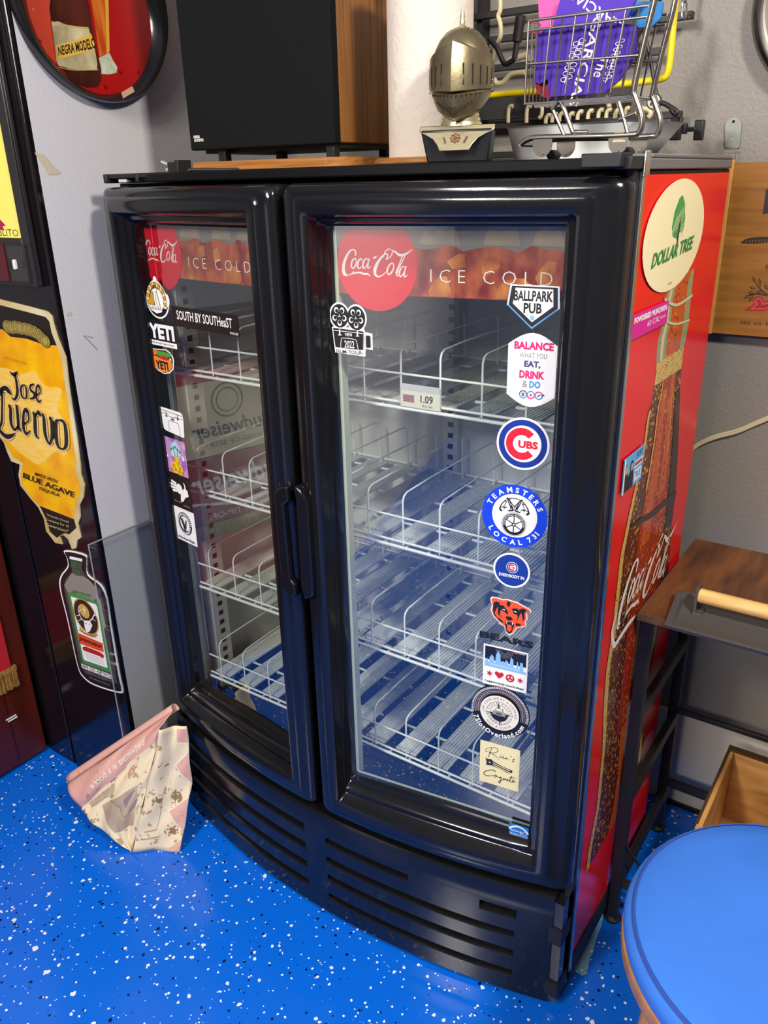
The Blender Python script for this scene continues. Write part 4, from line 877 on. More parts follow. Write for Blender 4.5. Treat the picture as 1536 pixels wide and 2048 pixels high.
# menu light box on the black panel
mbx = thing('light_box_menu', 'black framed yellow menu light box at the left edge above the yellow tin sign', 'sign', (-.2, -.14, 1.37))
m_fr = mat('box_frame', (.02, .018, .018), .35); xr = -.1175; yf = -.150
MB().box(-.5, xr, yf + .004, YF - .009, 1.377, 1.93, m_fr).build('housing', mbx, bevel=.003)
fb = MB().box(-.1455, xr, yf, yf + .004, 1.377, 1.93, m_fr).box(-.5, -.1455, yf, yf + .004, 1.377, 1.473, m_fr); fb.build('frame', mbx, bevel=.0015)
a = Art((0, yf + .0036, 0), (1, 0, 0), (0, 0, 1), (0, -1, 0)); yl = mat('menu_yellow', srgb('f5e03a'), .35, noise=(srgb('f7ee8c'), 4, (1, 1, 1), .3))
a.rect(-.49, -.146, 1.474, 1.91, yl); a.text('DIABLITO', -.2165, 1.484, .118, .0135, paint('1c1c1c'), -.005)
for x, z, w in ((-.221, 1.504, .04), (-.221, 1.56, .035), (-.229, 1.628, .04)): a.poly([(x - w, z + .02), (x + .004, z + .008), (x + .024, z - .006), (x + .012, z - .008), (x + .016, z - .016), (x - w, z - .01)], paint('a3184a'))
a.mb.build('menu_sheet', mbx)
cc = MB().box(-.205, -.135, yf - .004, yf, 1.384, 1.462, m_fr).box(-.198, -.141, yf - .0045, yf - .004, 1.432, 1.458, mat('box_grey', (.035, .032, .03), .4)).box(-.198, -.141, yf - .0045, yf - .004, 1.388, 1.414, mat('box_grey')); cc.build('switch_box', mbx, bevel=.001)
MB().box(-.176, -.168, yf - .012, yf - .004, 1.412, 1.432, mat('white_plastic', (.7, .7, .7), .4)).build('switch', mbx, bevel=.002)
MB().box(-.3, -.207, yf - .006, yf, 1.386, 1.462, mat('maroon_panel', (.08, .008, .012), .3)).build('side_panel', mbx)
# round pub sign on the grey wall
sg = thing('round_pub_sign', 'round red beer sign in a deep black ring on the grey left wall', 'sign', (XL, .048, 1.9))
b = MB(); n = 64
def ringloop(r, x, cy, cz): return [(x, cy + r * cos(2 * pi * i / n), cz + r * sin(2 * pi * i / n)) for i in range(n)]
b.loft([ringloop(.176, XL, .05, 1.908), ringloop(.181, XL + .028, .05, 1.908), ringloop(.178, XL + .033, .05, 1.907), ringloop(.172, XL + .031, .05, 1.905), ringloop(.150, XL + .012, .053, 1.893), ringloop(.146, XL + .007, .054, 1.891)], mat('sign_black', (.009, .009, .01), .18))
b.build('ring', sg, smooth=40)
a = Art((XL + .0075, 0, 0), (0, 1, 0), (0, 0, 1), (1, 0, 0)); T = traced(a, 'x', XL + .0075); c1 = lambda pts: crop(0, 0, 3.4133, pts)
m_rd = spots('sign_red', srgb('a81616'), [(srgb('d9604a'), 70, .3, .3, 0), (srgb('7d0a0e'), 46, .36, .3, 2)], rough=.25)
a.disc(.054, 1.891, .1465, m_rd, n=64)
a.poly(T(c1([(165, 0), (345, -40), (345, 160), (385, 440), (290, 330), (225, 170)])), spots('sign_coral', srgb('cf4a34'), [(srgb('a81a1c'), 52, .4, .35, 1), (srgb('e88a70'), 80, .3, .2, 5)], rough=.25))
a.poly(T(c1([(590, -200), (720, -200), (735, 200), (740, 360), (680, 390), (660, 250)])), mat('beer_amber', srgb('b8361a'), .25, noise=(srgb('d8862c'), 10, (1, 6, 1), .2)))
a.poly(T(c1([(712, -200), (735, -200), (748, 350), (728, 370)])), paint('d8a23c')); a.poly(T(c1([(675, 395), (745, 360), (770, 410), (800, 460), (795, 498), (740, 508), (690, 505)])), mat('glass_foot', srgb('9fa890'), .25, noise=(srgb('d4d8c4'), 40, (1, 1, 1), .2)))
btl = [(345, -30), (380, -300), (540, -300), (590, -20), (612, 60), (640, 250), (690, 470), (692, 540), (670, 592), (600, 600), (500, 570), (420, 470), (385, 420), (360, 230), (336, 60)]
a.poly(T(c1(btl)), mat('bottle_brown', srgb('22100e'), .25, noise=(srgb('5a2a20'), 14, (1, 1, .3), .2)))
lb = [(350, 150), (395, 146), (450, 168), (520, 180), (600, 186), (640, 300), (664, 440), (660, 480), (560, 480), (470, 468), (400, 448), (385, 420), (362, 240)]
a.poly(T(c1(lb)), mat('label_cream', srgb('d9cfa6'), .35, noise=(srgb('8a7a50'), 18, (1, 1, 1), .2))); a.stroke(T(c1([(350, 146), (450, 176), (606, 196)])), .0016, paint('c0a45a')); a.stroke(T(c1([(398, 458), (500, 478), (668, 476)])), .0016, paint('c0a45a'))
a.poly(T(c1([(380, 310), (500, 280), (620, 230), (648, 310), (640, 345), (520, 372), (392, 410)])), paint('e0b64a'))
ttext('NEGRA MODELO', [(398, 382), (655, 330), (640, 255), (392, 318)], paint('23160e'), .03, c1)
a.poly(T(c1([(368, 172), (410, 178), (412, 235), (372, 228)])), paint('a89a74'))
a.mb.build('face', sg)
a = Art((XL + .0335, 0, 0), (0, 1, 0), (0, 0, 1), (1, 0, 0)); T = traced(a, 'x', XL + .0335)
a.O.x = XL + .03; a.poly([(.083, 1.737), (.116, 1.752), (.111, 1.762), (.08, 1.748)], mat('ring_label', srgb('c9a58a'), .4)); a.mb.build('small_label', sg)
# tape scraps and a pencil tick on the grey wall
m_tape = mat('masking_tape', srgb('c2b79f'), .6)
a = Art((XL + .0006, 0, 0), (0, 1, 0), (0, 0, 1), (1, 0, 0)); T = traced(a, 'x', XL + .0006)
a.poly(T([(69, 305), (86, 308), (93, 315), (104, 330), (121, 345), (116, 349), (97, 350), (88, 335), (78, 320)]), m_tape, base=.0004)
tag(a.mb.build('tape_scrap'), 'torn beige tape scrap on the grey left wall below the round sign', 'tape')
a.mb = MB(); a.poly(T([(133, 622), (142, 624), (144, 630), (134, 632)]), m_tape, base=.0004); tag(a.mb.build('tape_scrap'), 'tiny beige tape chip on the grey left wall beside the yellow sign', 'tape')
a.mb = MB(); a.stroke(T([(186, 675), (167, 671), (195, 700)]), .0011, paint('55555a'), n=1); struct(a.mb.build('trim_2'))
# clear acrylic sheet between cooler and wall
m_acr = glass_mat('acrylic', .05, (.93, .94, .94))
ac = MB().box(XL + .006, XL + .009, -.166, .26, .0, .803, m_acr)
ac.box(XL + .0055, XL + .0095, -.166, .26, .8025, .8042, mat('acrylic_edge', srgb('8d9490'), .3)); ac.box(XL + .0055, XL + .0095, -.1668, -.166, .0, .8042, mat('acrylic_edge'))
tag(ac.build('acrylic_sheet'), 'clear acrylic sheet standing between the cooler and the left wall', 'sheet')
# red-brown cabinet at the left edge with its hangings
m_mah = mat('mahogany', srgb('5c2008'), .3, noise=(srgb('44150a'), 5, (6, 6, 1), .3)); xc = -.518
cb = thing('red_brown_cabinet', 'red-brown wooden cabinet at the left edge beside the black panel', 'cabinet', (-.7, -.7, 0))
MB().box(-.95, xc, -1.25, YF - .012, .01, 1.14, m_mah).build('body', cb, bevel=.004)
MB().box(xc, xc + .004, -1.25, YF - .105, .02, .26, mat('mahogany_dark', srgb('4e1a12'), .3)).build('lower_panel', cb, bevel=.001)
MB().box(-.96, xc + .01, -1.26, YF - .012, 1.14, 1.165, m_mah).build('top_board', cb, bevel=.004)
hb = thing('velvet_hanging', 'red velvet hanging with gold fringe on the red-brown cabinet at the left edge', 'hanging', (xc, -.4, .4))
MB().box(xc + .001, xc + .006, -.66, -.192, .33, .5, mat('velvet', srgb('b81422'), .85)).build('velvet', hb)
m_fri = mat('gold_fringe', srgb('b98a3a'), .7, noise=(srgb('7a5520'), 200, (1, 1, .15), .15), bump=(300, 1))
for z0, z1, y1 in ((.262, .33, -.178), (.5, .545, -.205)):
    b = MB()
    b.box(xc + .001, xc + .009, -.665, y1, z1 - .014, z1, m_fri)
    for k in range(90):
        y = -.662 + k * (y1 + .66) / 90; b.box(xc + .002, xc + .008 + .002 * (k % 2), y, y + .004, z0 + random.random() * .006, z1 - .012, m_fri)
    b.build('fringe', hb)
b = MB(); b.box(xc + .004, xc + .0052, -.235, -.206, .168, .172, W_).box(xc + .004, xc + .0052, -.24, -.208, .176, .18, W_); b.build('tape_mark', cb)
# beer posters further along the cabinet, seen mirrored in the left door
PA = lambda: Art((xc + .0065, 0, 0), (0, 1, 0), (0, 0, 1), (1, 0, 0))
a = PA(); a.rect(-.75, -.3, .775, 1.05, paint('d8c9a6'), base=.004); a.rect(-.75, -.3, 1.01, 1.05, paint('b02028'))
a.ring(-.48, .945, .05, .056, paint('6a6450')); a.ring(-.48, .945, .035, .039, paint('6a6450')); a.text('Budweiser', -.49, .86, .28, .05, paint('2a2a2a'), .02, shear=.25); a.text('KING OF BEERS', -.49, .81, .2, .016, paint('6a5a4a'))
tag(a.mb.build('label_poster'), 'cream beer-label poster on the red-brown cabinet, seen mirrored in the left glass door', 'poster')
a = PA(); a.rect(-.78, -.3, .555, .77, paint('a3121e'), base=.004); a.text('Budweiser', -.5, .69, .34, .075, W_, .02, shear=.25); a.poly([(-.76, .63), (-.5, .6), (-.3, .635), (-.3, .628), (-.5, .588), (-.76, .618)], W_)
a.text('BEFORE TIP-OFF', -.5, .572, .26, .018, W_)
tag(a.mb.build('beer_poster'), 'red beer poster with white script on the cabinet, mirrored in the left glass door', 'poster')
# crumpled poster on the floor
def pz(x, y, z): d = FWD + RIGHT * ((x - 768) / FPX) - UP * ((y - 1024) / FPX); return CAM + d * ((z - CAM.z) / d.z)
m_pap = spots('paper_cream', srgb('e6d6b4'), [(srgb('8f7450'), 30, .5, .3, 0), (srgb('b0986e'), 60, .5, .3, 3)], rough=.7, warp=1.6)
m_pnk = spots('paper_pink', srgb('dba79c'), [(srgb('a87f66'), 40, .3, .25, 1), (srgb('c9937c'), 90, .4, .3, 4)], rough=.7, warp=1.2)
m_sep = mat('paper_sepia', srgb('cdb799'), .7, noise=(srgb('8f7a74'), 14, (1, 1, 1), .25)); m_back = mat('paper_back', srgb('b9764c'), .7)
pp = thing('crumpled_poster', 'crumpled pink and cream vintage poster slumped on the floor beside the cooler', 'poster', pz(262, 1703, 0))
A_, B_t = pz(136, 1566, .105), pz(346, 1422, .36); RT, RB = pz(322, 1452, .335), pz(263, 1704, .002); Lc = pz(160, 1608, .075)
def edgeL(t):
    P = spline([A_, Lc, pz(172, 1632, .06), pz(205, 1662, .035), RB], 8); f = t * (len(P) - 1); i = min(int(f), len(P) - 2); return P[i].lerp(P[i + 1], f - i)
def patch(s, t):
    # s: 0 top edge .. 1 ridge bottom; t: 0 left edge .. 1 ridge
    top = A_.lerp(B_t, t); lo = edgeL(s); hi = B_t.lerp(RT, min(1, s * 6)) if s < .1667 else RT.lerp(RB, (s - .1667) / .8333)
    P = lo.lerp(hi, t) + (A_.lerp(B_t, t) - A_.lerp(B_t, t))
    nrm = Vector((.55, -.75, .25)).normalized()
    return P + nrm * (.012 * sin(s * 9 + t * 4) * t * (1 - t) * 3 + .02 * max(0, sin(pi * min(1, s / .3))) * (1 - t * .6) + .004 * sin(s * 23 + t * 17))
b = MB(); ns, nt_ = 36, 40; vs = [patch(i / ns, j / nt_) for i in range(ns + 1) for j in range(nt_ + 1)]
for i in range(ns):
    for j in range(nt_):
        s_, t_ = (i + .5) / ns, (j + .5) / nt_
        m = m_pnk if s_ < .3 - .06 * t_ else (m_sep if (.5 < s_ < .8 and .25 < t_ < .85) or (.32 < s_ < .44 and .1 < t_ < .45) else m_pap)
        b.add([vs[i * (nt_ + 1) + j], vs[(i + 1) * (nt_ + 1) + j], vs[(i + 1) * (nt_ + 1) + j + 1], vs[i * (nt_ + 1) + j + 1]], [(0, 1, 2, 3)], m)
# weld the grid
def weld(o):
    bm = bmesh.new(); bm.from_mesh(o.data); bmesh.ops.remove_doubles(bm, verts=bm.verts, dist=1e-5); bm.to_mesh(o.data); bm.free(); return o
weld(b.build('left_fold', pp, smooth=60, solid=.0008))
cr = MB()                                                                   # rolled top edge
rows = []
for j in range(21):
    t = j / 20; c = A_.lerp(B_t, t); ax = (B_t - A_).normalized(); back = Vector((-.35, .85, -.1)).normalized(); rr = .017 - .004 * t
    e1 = (back - ax * back.dot(ax)).normalized(); e2 = ax.cross(e1) * -1
    if e2.z < 0: e2 = -e2
    rows.append([c + e1 * rr * (1 - cos(q)) + e2 * rr * sin(q) for q in [k * pi * 1.25 / 8 for k in range(9)]])
cr.loft(rows, m_pnk, close=False); cr.build('rolled_edge', pp, smooth=60, solid=.0008)
R1, R2, R3 = pz(374, 1452, .33), pz(384, 1566, .165), pz(360, 1704, .002)
b = MB(); rows = []
for i in range(25):
    s = i / 24; l = RT.lerp(RB, s) if s > 0 else RT
    r = (R1.lerp(R2, s / .45) if s < .45 else R2.lerp(R3, (s - .45) / .55)); row = []
    for j in range(15):
        t = j / 14; P = l.lerp(r, t); P = P + Vector((.3, -.8, .3)).normalized() * (.03 * sin(pi * min(1, t * 2.2)) * (1 - s) * (1 if t < .4545 else 0) - .006 * sin(pi * t) * s + .003 * sin(s * 19 + t * 9))
        row.append(P)
    rows.append(row)
for i in range(24):
    for j in range(14):
        s_, t_ = i / 24, j / 14
        m = m_pap
        b.add([rows[i][j], rows[i + 1][j], rows[i + 1][j + 1], rows[i][j + 1]], [(0, 1, 2, 3)], m)
weld(b.build('right_fold', pp, smooth=60, solid=.0008))
def onr(u, v, d):
    f, g = min(.999, max(0, v)) * 24, min(.999, max(0, u)) * 14; i, j = int(f), int(g); f -= i; g -= j
    q = rows[i][j].lerp(rows[i][j + 1], g).lerp(rows[i + 1][j].lerp(rows[i + 1][j + 1], g), f)
    return q + Vector((.1, -.95, .3)) * (.0012 + d)
a = Art((0, 0, 0), (1, 0, 0), (0, 0, 1), (0, -1, 0)); a.warp = onr
for tri in ([(.62, .02), (.98, .02), (.98, .13), (.66, .12)], [(.98, .2), (.6, .31), (.98, .45)], [(.98, .56), (.58, .68), (.98, .84)], [(.98, .9), (.7, .99), (.98, .99)]):
    n_ = 6; c = sum(p[0] for p in tri) / len(tri), sum(p[1] for p in tri) / len(tri); ps = []
    for p, q in zip(tri, tri[1:] + tri[:1]): ps += [(p[0] + (q[0] - p[0]) * k / n_, p[1] + (q[1] - p[1]) * k / n_) for k in range(n_)]
    for k in range(len(ps)):
        A2, B2 = ps[k], ps[(k + 1) % len(ps)]; md_ = lambda a_, b_: ((a_[0] + b_[0]) / 2, (a_[1] + b_[1]) / 2)
        a.mb.add([a.at(A2), a.at(B2), a.at(md_(B2, c)), a.at(md_(A2, c))], [(0, 1, 2, 3)], m_pnk); a.mb.add([a.at(md_(A2, c)), a.at(md_(B2, c)), a.at(c)], [(0, 1, 2)], m_pnk)
a.k = 2
for pl3 in ([(.42, .5), (.42, .82), (.18, .84)], [(.12, .9), (.5, .88)], [(.98, .56), (.58, .68), (.98, .84)], [(.98, .2), (.6, .31), (.98, .45)]):
    ps = []
    for p, q in zip(pl3, pl3[1:]): ps += [(p[0] + (q[0] - p[0]) * k / 8, p[1] + (q[1] - p[1]) * k / 8) for k in range(9)]
    a.stroke(ps, .012, paint('b09a80') if pl3[0][0] < .6 else paint('efe0c8'), n=1)
a.mb.build('print', pp)
a = Art((0, 0, 0), (1, 0, 0), (0, 0, 1), (0, -1, 0))
def onp(u, v, d):
    p = patch(v, u); e = .004; n_ = (patch(v, u + e) - p).cross(patch(v + e, u) - p).normalized()
    if n_.y > 0: n_ = -n_
    return p + n_ * (.0012 + d)
a.warp = onp
a.text('Budweiser in a bottle', .52, .17, .6, .075, paint('f0e2cc'), .02, rot=pi, shear=.25); a.text('anheuser-busch inc', .45, .075, .4, .03, paint('ead2bf'), .01, rot=pi)
a.ring(.7, .35, .045, .052, paint('c88a80'), e=.8); a.ring(.7, .35, .03, .034, paint('c88a80'), e=.8)
for k in range(2): a.stroke([(.7 + .035 * cos(q), .35 + .028 * sin(q)) for q in [k * pi / 3 * 1.0 + i * 2 * pi / 3 for i in range(3)]], .006, paint('c88a80'), n=1, closed=True)
a.stroke([(.3, .34), (.32, .42), (.62, .5), (.6, .36)], .004, paint('9a8674'), n=1); a.stroke([(.4, .5), (.55, .6), (.62, .7), (.8, .66)], .004, paint('7d7078'), n=3); a.poly([(.62, .56), (.8, .52), (.86, .62), (.72, .68), (.66, .62)], paint('8f8088'))
a.mb.build('print', pp)
# ------------------------------------------------------------ things on top of the cooler
ZT = 1.590
m_grl = mat('speaker_cloth', (.006, .0065, .007), .9, bump=(900, .4), spec=.15); m_spk = mat('speaker_black', (.01, .01, .01), .4)
m_wal = mat('walnut', srgb('a06a34'), .4, noise=(srgb('6e431c'), 9, (14, 14, .5), .2))
m_oak = mat('oak_board', srgb('b5793c'), .45, noise=(srgb('8a5524'), 8, (.7, 6, 30), .2))
sp = thing('loudspeaker', 'large walnut loudspeaker with a black cloth front standing on the cooler', 'speaker', (.155, .062, ZT + .018), radians(3))
Wd, Dp = .345, .25
MB().box(0, Wd, .022, Dp, .024, .64, m_wal).build('cabinet', sp, local=True, bevel=.002)
MB().box(-.001, Wd + .001, 0, .021, .022, .635, m_grl).build('grille', sp, local=True, bevel=.003)
MB().box(.01, Wd - .01, .03, Dp - .01, .016, .0245, m_spk).build('underside', sp, local=True)
for x, y in ((.066, .02), (.325, .02), (.066, .2), (.325, .2)): MB().box(x - .009, x + .009, y - .006, y + .012, 0, .024, m_spk).build('foot', sp, local=True, bevel=.001)
a = Art((0, -.0003, 0), (1, 0, 0), (0, 0, 1), (0, -1, 0)); a.text('DESIGN', .018, .046, .016, .005, W_, .03); a.text('ACOUSTICS', .023, .040, .025, .005, W_, .03); a.mb.build('badge', sp, local=True)
b = MB().box(.158, .50, .058, .21, ZT, ZT + .018, m_oak).box(.50, .53, .075, .23, ZT, ZT + .018, m_oak)
bd = MB(); bd.slab([(.158, .058, ZT + .018), (.492, .06, ZT + .018), (.516, .09, ZT + .018), (.53, .30, ZT + .018), (.165, .30, ZT + .018)], (0, 0, 1), .018, m_oak)
tag(bd.build('oak_board', bevel=.003), 'flat oak board lying on the cooler under the loudspeaker', 'board')
dk = MB()                                                                   # dark cloth bunched behind the board
dk.lathe([(.0, .0), (.05, .004), (.07, .02), (.05, .034), (.0, .036)], (.36, .2, ZT + .018), mat('speaker_black'), 16, sx=1.5)
# plug
pg = thing('power_plug', 'black three-pin power plug lying on the top left of the cooler', 'plug', (.1, -.01, ZT))
pl_ = MB(); p0 = pix('y', -.02, 356, 338)
pl_.box(p0.x - .012, p0.x + .016, -.035, -.005, p0.z - .013, p0.z + .012, m_rub); pl_.box(p0.x + .010, p0.x + .019, -.037, -.003, p0.z - .01, p0.z + .015, m_rub)
pl_.tube([(p0.x + .004, -.02, p0.z - .012), (p0.x + .02, -.01, ZT + .004), (p0.x + .06, .02, ZT + .003), (p0.x + .1, .1, ZT + .003)], .0035, m_rub); pl_.build('plug_body', pg, bevel=.002)
for y, z in ((-.03, .009), (-.012, .006), (-.02, -.004)):
    MB().bar((p0.x - .036, y + .004, p0.z + z + .005), (p0.x - .008, y, p0.z + z - .002), .0045, .0036, mat('pin_metal', (.75, .71, .62), .3, .4)).build('pin', pg)
# paper towel on its wooden base
pt_ = thing('paper_towel_holder', 'tall white paper towel roll on a wooden base behind the knight helmet', 'paper towel', (.664, .135, ZT))
m_tow = mat('paper_towel', srgb('d6cabe'), .9, bump=(75, 1.0))
MB().lathe([(.092, .0), (.096, .004), (.096, .009), (.09, .012)], (.664, .135, ZT), m_oak, 48).build('wood_base', pt_, smooth=40)
b = MB().lathe([(.02, .0), (.0705, .0), (.0705, .29), (.02, .29)], (.664, .135, ZT + .0125), m_tow, 56); b.build('roll', pt_, smooth=40)
MB().lathe([(.009, .0), (.009, .33), (.014, .335), (.014, .35), (.0, .36)], (.664, .135, ZT + .012), m_oak, 16).build('rod', pt_, smooth=50)
# knight helmet bust
kn = thing('knight_helmet', 'small antique-metal knight helmet bust with closed visor on a black base', 'ornament', (.784, .03, ZT))
m_br = mat('antique_metal', srgb('9a8f70'), .36, .8, noise=(srgb('6a6048'), 16, (1, 1, 1), .28), bump=(160, .1)); m_br2 = mat('antique_light', srgb('c2b894'), .34, .75, bump=(200, .15)); m_hole = mat('slit', (.004, .003, .002), .8)
KC = Vector((.784, .03, 0)); kd = (CAM - Vector((.784, .03, CAM.z))); kd.z = 0; kd.normalize(); kd = (kd * .97 + Vector((-.22, 0, 0))).normalized(); ks = Vector((-kd.y, kd.x, 0))   # facing and its right-hand side
def K(s, f, z): return KC + ks * (s * .87) + kd * (f * .87) + Vector((0, 0, z))
def kloop(r, z, nose=0, n=32, fl=1.0, w=1.0):
    o = []
    for i in range(n):
        t = 2 * pi * i / n; f = r * fl * cos(t); s = r * w * sin(t)
        if nose: f += nose * max(0, cos(t)) ** 6
        o.append(K(s, f, z))
    return o
b = MB()
b.loft([kloop(.001, 1.772), kloop(.014, 1.771), kloop(.027, 1.766), kloop(.038, 1.756), kloop(.046, 1.743), kloop(.0500, 1.726), kloop(.0515, 1.708), kloop(.051, 1.690), kloop(.046, 1.677), kloop(.037, 1.667), kloop(.031, 1.660)], m_br, caps=True)
b.build('skull', kn, smooth=50)
vz = MB()
def arcloop(r, z, nose, a0=-2.0, a1=2.0, n=30, dip=0):
    o = []
    for i in range(n + 1):
        t = a0 + (a1 - a0) * i / n; f = r * cos(t) + nose * max(0, 1 - abs(t) / 1.3); o.append(K(r * sin(t), f, z + dip * max(0, 1 - abs(t) / 1.35) - (.003 if abs(t) > 1.8 else 0)))
    return o
vz.loft([arcloop(.0515, 1.727, .006, dip=.024), arcloop(.0548, 1.7262, .018, dip=.021), arcloop(.0555, 1.716, .024, dip=.008), arcloop(.0555, 1.703, .027), arcloop(.0548, 1.690, .027, dip=-.007), arcloop(.052, 1.6885, .018, dip=-.007)], m_br, close=False)
vz.build('visor', kn, smooth=16)
bv = MB()
bv.loft([arcloop(.0520, 1.6895, .018, -1.75, 1.75, dip=-.008), arcloop(.0515, 1.686, .026, -1.7, 1.7, dip=-.008), arcloop(.0475, 1.676, .025, -1.5, 1.5, dip=-.013), arcloop(.0425, 1.667, .018, -1.2, 1.2, dip=-.018), arcloop(.038, 1.664, .004, -.9, .9, dip=-.018)], m_br, close=False); bv.build('bevor', kn, smooth=16)
sl = MB()
for i, t in enumerate((-1.35, -1.1, -.85, -.6, -.34, .34, .6, .85, 1.1, 1.35)):
    r = .0557; f = r * cos(t) + .0255 * max(0, 1 - abs(t) / 1.3); n_ = (ks * sin(t + (.25 if t > 0 else -.25)) + kd * cos(t)).normalized(); p = K(r * sin(t), f, 0) + n_ * .0004; td = Vector((-n_.y, n_.x, 0)) * .0011
    z0, z1 = 1.6945 - .004 * (1 - abs(t) / 1.35), 1.7165 + .004 * (1 - abs(t) / 1.35)
    sl.add([p - td + Vector((0, 0, z0)), p + td + Vector((0, 0, z0)), p + td + Vector((0, 0, z1)), p - td + Vector((0, 0, z1))], [(0, 1, 2, 3)], m_hole)
    sl.add([q - n_ * .003 for q in (p - td + Vector((0, 0, z0)), p + td + Vector((0, 0, z0)), p + td + Vector((0, 0, z1)), p - td + Vector((0, 0, z1)))], [(0, 1, 2, 3)], m_hole)
for row in range(2):
    for k in range(-6, 7):
        t = k * .15 if row == 0 else k * .105; r = (.0518 if row == 0 else .0455 - abs(k) * -.0007)
        f = r * cos(t) + .026 * max(0, 1 - abs(t) / 1.3); z = (1.6765 + abs(k) * .0009) if row == 0 else 1.6545 + abs(k) * .0027
        if row: f -= .004 - abs(k) * .0004
        p = K(r * sin(t), f, z); sl.lathe([(.0, -.001), (.0011, -.001), (.0011, .0012), (0, .0008)], p + (p - K(0, 0, z)).normalized() * .0006, m_hole, 6)
sl.build('visor_slits', kn)
nk = MB().loft([kloop(.032, 1.664), kloop(.0295, 1.6585), kloop(.0315, 1.6580), kloop(.0315, 1.6530), kloop(.0335, 1.6522), kloop(.0335, 1.647), kloop(.0358, 1.6462), kloop(.037, 1.6405)], m_br2); nk.build('gorget', kn, smooth=40)
rv = MB()
def ball(b, p, r, m, n=8): b.lathe([(0, -r), (r * .7, -r * .7), (r, 0), (r * .7, r * .7), (0, r)], p, m, n, cap=False)
for sgn in (-1, 1):
    for zz, rr in ((1.6495, .0338), (1.6555, .0318), (1.643, .0365)): ball(rv, K(sgn * rr * .97, .008, zz), .0019, m_br2)
    for zz in (1.688, 1.694, 1.701): ball(rv, K(sgn * .0545, .008, zz), .0017, m_br2)
ball(rv, K(0, .0335, 1.6515), .0022, m_br2); ball(rv, K(0, .0365, 1.6435), .0018, m_br2)
for k in range(-3, 4): ball(rv, K(k * .0055, .012, 1.7715 - abs(k) * .0012), .0015, m_br2)
rv.build('rivets', kn, smooth=60)['kind'] = 'stuff'
MB().lathe([(.010, .0), (.006, .003), (.0038, .005), (.0042, .009), (.003, .012), (.0036, .015), (.0032, .018), (.0018, .024), (.0004, .034)], K(0, 0, 1.7705), m_br2, 12).build('spike', kn, smooth=50)
ch = MB()                                                                   # breastplate with two scooped corners
def fl(pts, z0, z1, m, bb):
    bb.loft([[K(s, f, z0) for s, f in pts], [K(s, f, z1) for s, f in pts]], m, caps=True)
fp = [(-.066, 1.6415), (.066, 1.6415), (.066, 1.6335), (.052, 1.6285), (.040, 1.623), (.031, 1.6145), (.026, 1.6065), (-.026, 1.6065), (-.031, 1.6145), (-.040, 1.623), (-.052, 1.6285), (-.066, 1.6335)]
fy = lambda z: .036 + (1.6375 - z) * .62
ch.loft([[K(s, fy(z) - .004, z) for s, z in fp][::-1], [K(s, fy(z), z) for s, z in fp][::-1]], m_br2, caps=True)
ch.add([K(-.066, .034, 1.6415), K(.066, .034, 1.6415), K(.05, -.03, 1.643), K(-.05, -.03, 1.643)], [(0, 1, 2, 3)], m_br2)
ch.build('breastplate', kn, bevel=.0012)
em = MB()
ez = 1.6235; a = Art(K(0, fy(ez) + .0006, ez), ks, (Vector((0, 0, 1)) + kd * -.62).normalized(), (kd + Vector((0, 0, .62))).normalized()); m_cop = mat('copper', srgb('b8804a'), .3, .9)
a.ring(0, 0, .0052, .0066, m_cop); a.ring(0, 0, .002, .0032, m_cop, n=16)
for k in range(8): t = k * pi / 4; a.stroke([(.0055 * cos(t), .0055 * sin(t)), (.0085 * cos(t), .0085 * sin(t))], .0016, m_cop, n=1)
for k in range(3): t = k * 2.094; a.stroke([(0, 0), (.005 * cos(t), .005 * sin(t))], .001, m_cop, n=1)
for sgn in (-1, 1): a.stroke([(sgn * .018, .002), (sgn * .014, -.008)], .0022, m_br, n=1)
a.mb.build('crest', kn)
bs = MB(); lo = [(-.054, .03), (.054, .03), (.05, -.035), (-.05, -.035)]; hi = [(-.064, .04), (.064, .04), (.055, -.035), (-.055, -.035)]
bs.loft([[K(s, f, ZT) for s, f in lo], [K(s, f, 1.636) for s, f in hi]], mat('base_black', (.012, .013, .015), .3), caps=True); bs.build('black_base', kn, bevel=.003)
# white tray behind the cart
ty = thing('white_tray', 'shallow white dish standing behind the toy shopping cart', 'dish', (.84, .27, ZT))
m_wht = mat('melamine', srgb('f4f7f8'), .2)
b = MB(); xa, xb = pix('y', .21, 1000, 250).x, pix('y', .21, 1303, 237).x; zt_ = pix('y', .21, 1150, 246).z
def tl(ix, iy, z): return loop2(xa + ix * .3, xb - ix, .21 + iy, .42 - iy, .03, z)
def loop2(x0, x1, y0, y1, r, z): return [(x, y, z) for x, y in rrect(x0, x1, y0, y1, r, 5)]
b.loft([tl(.05, .016, ZT + .001), tl(.046, .012, ZT + .003), tl(.02, .006, ZT + .035), tl(.004, .003, zt_ - .002), tl(0, 0, zt_), tl(.006, .006, zt_), tl(.03, .025, ZT + .035), tl(.055, .05, ZT + .006)], m_wht, caps=True)
b.build('dish', ty, smooth=40)
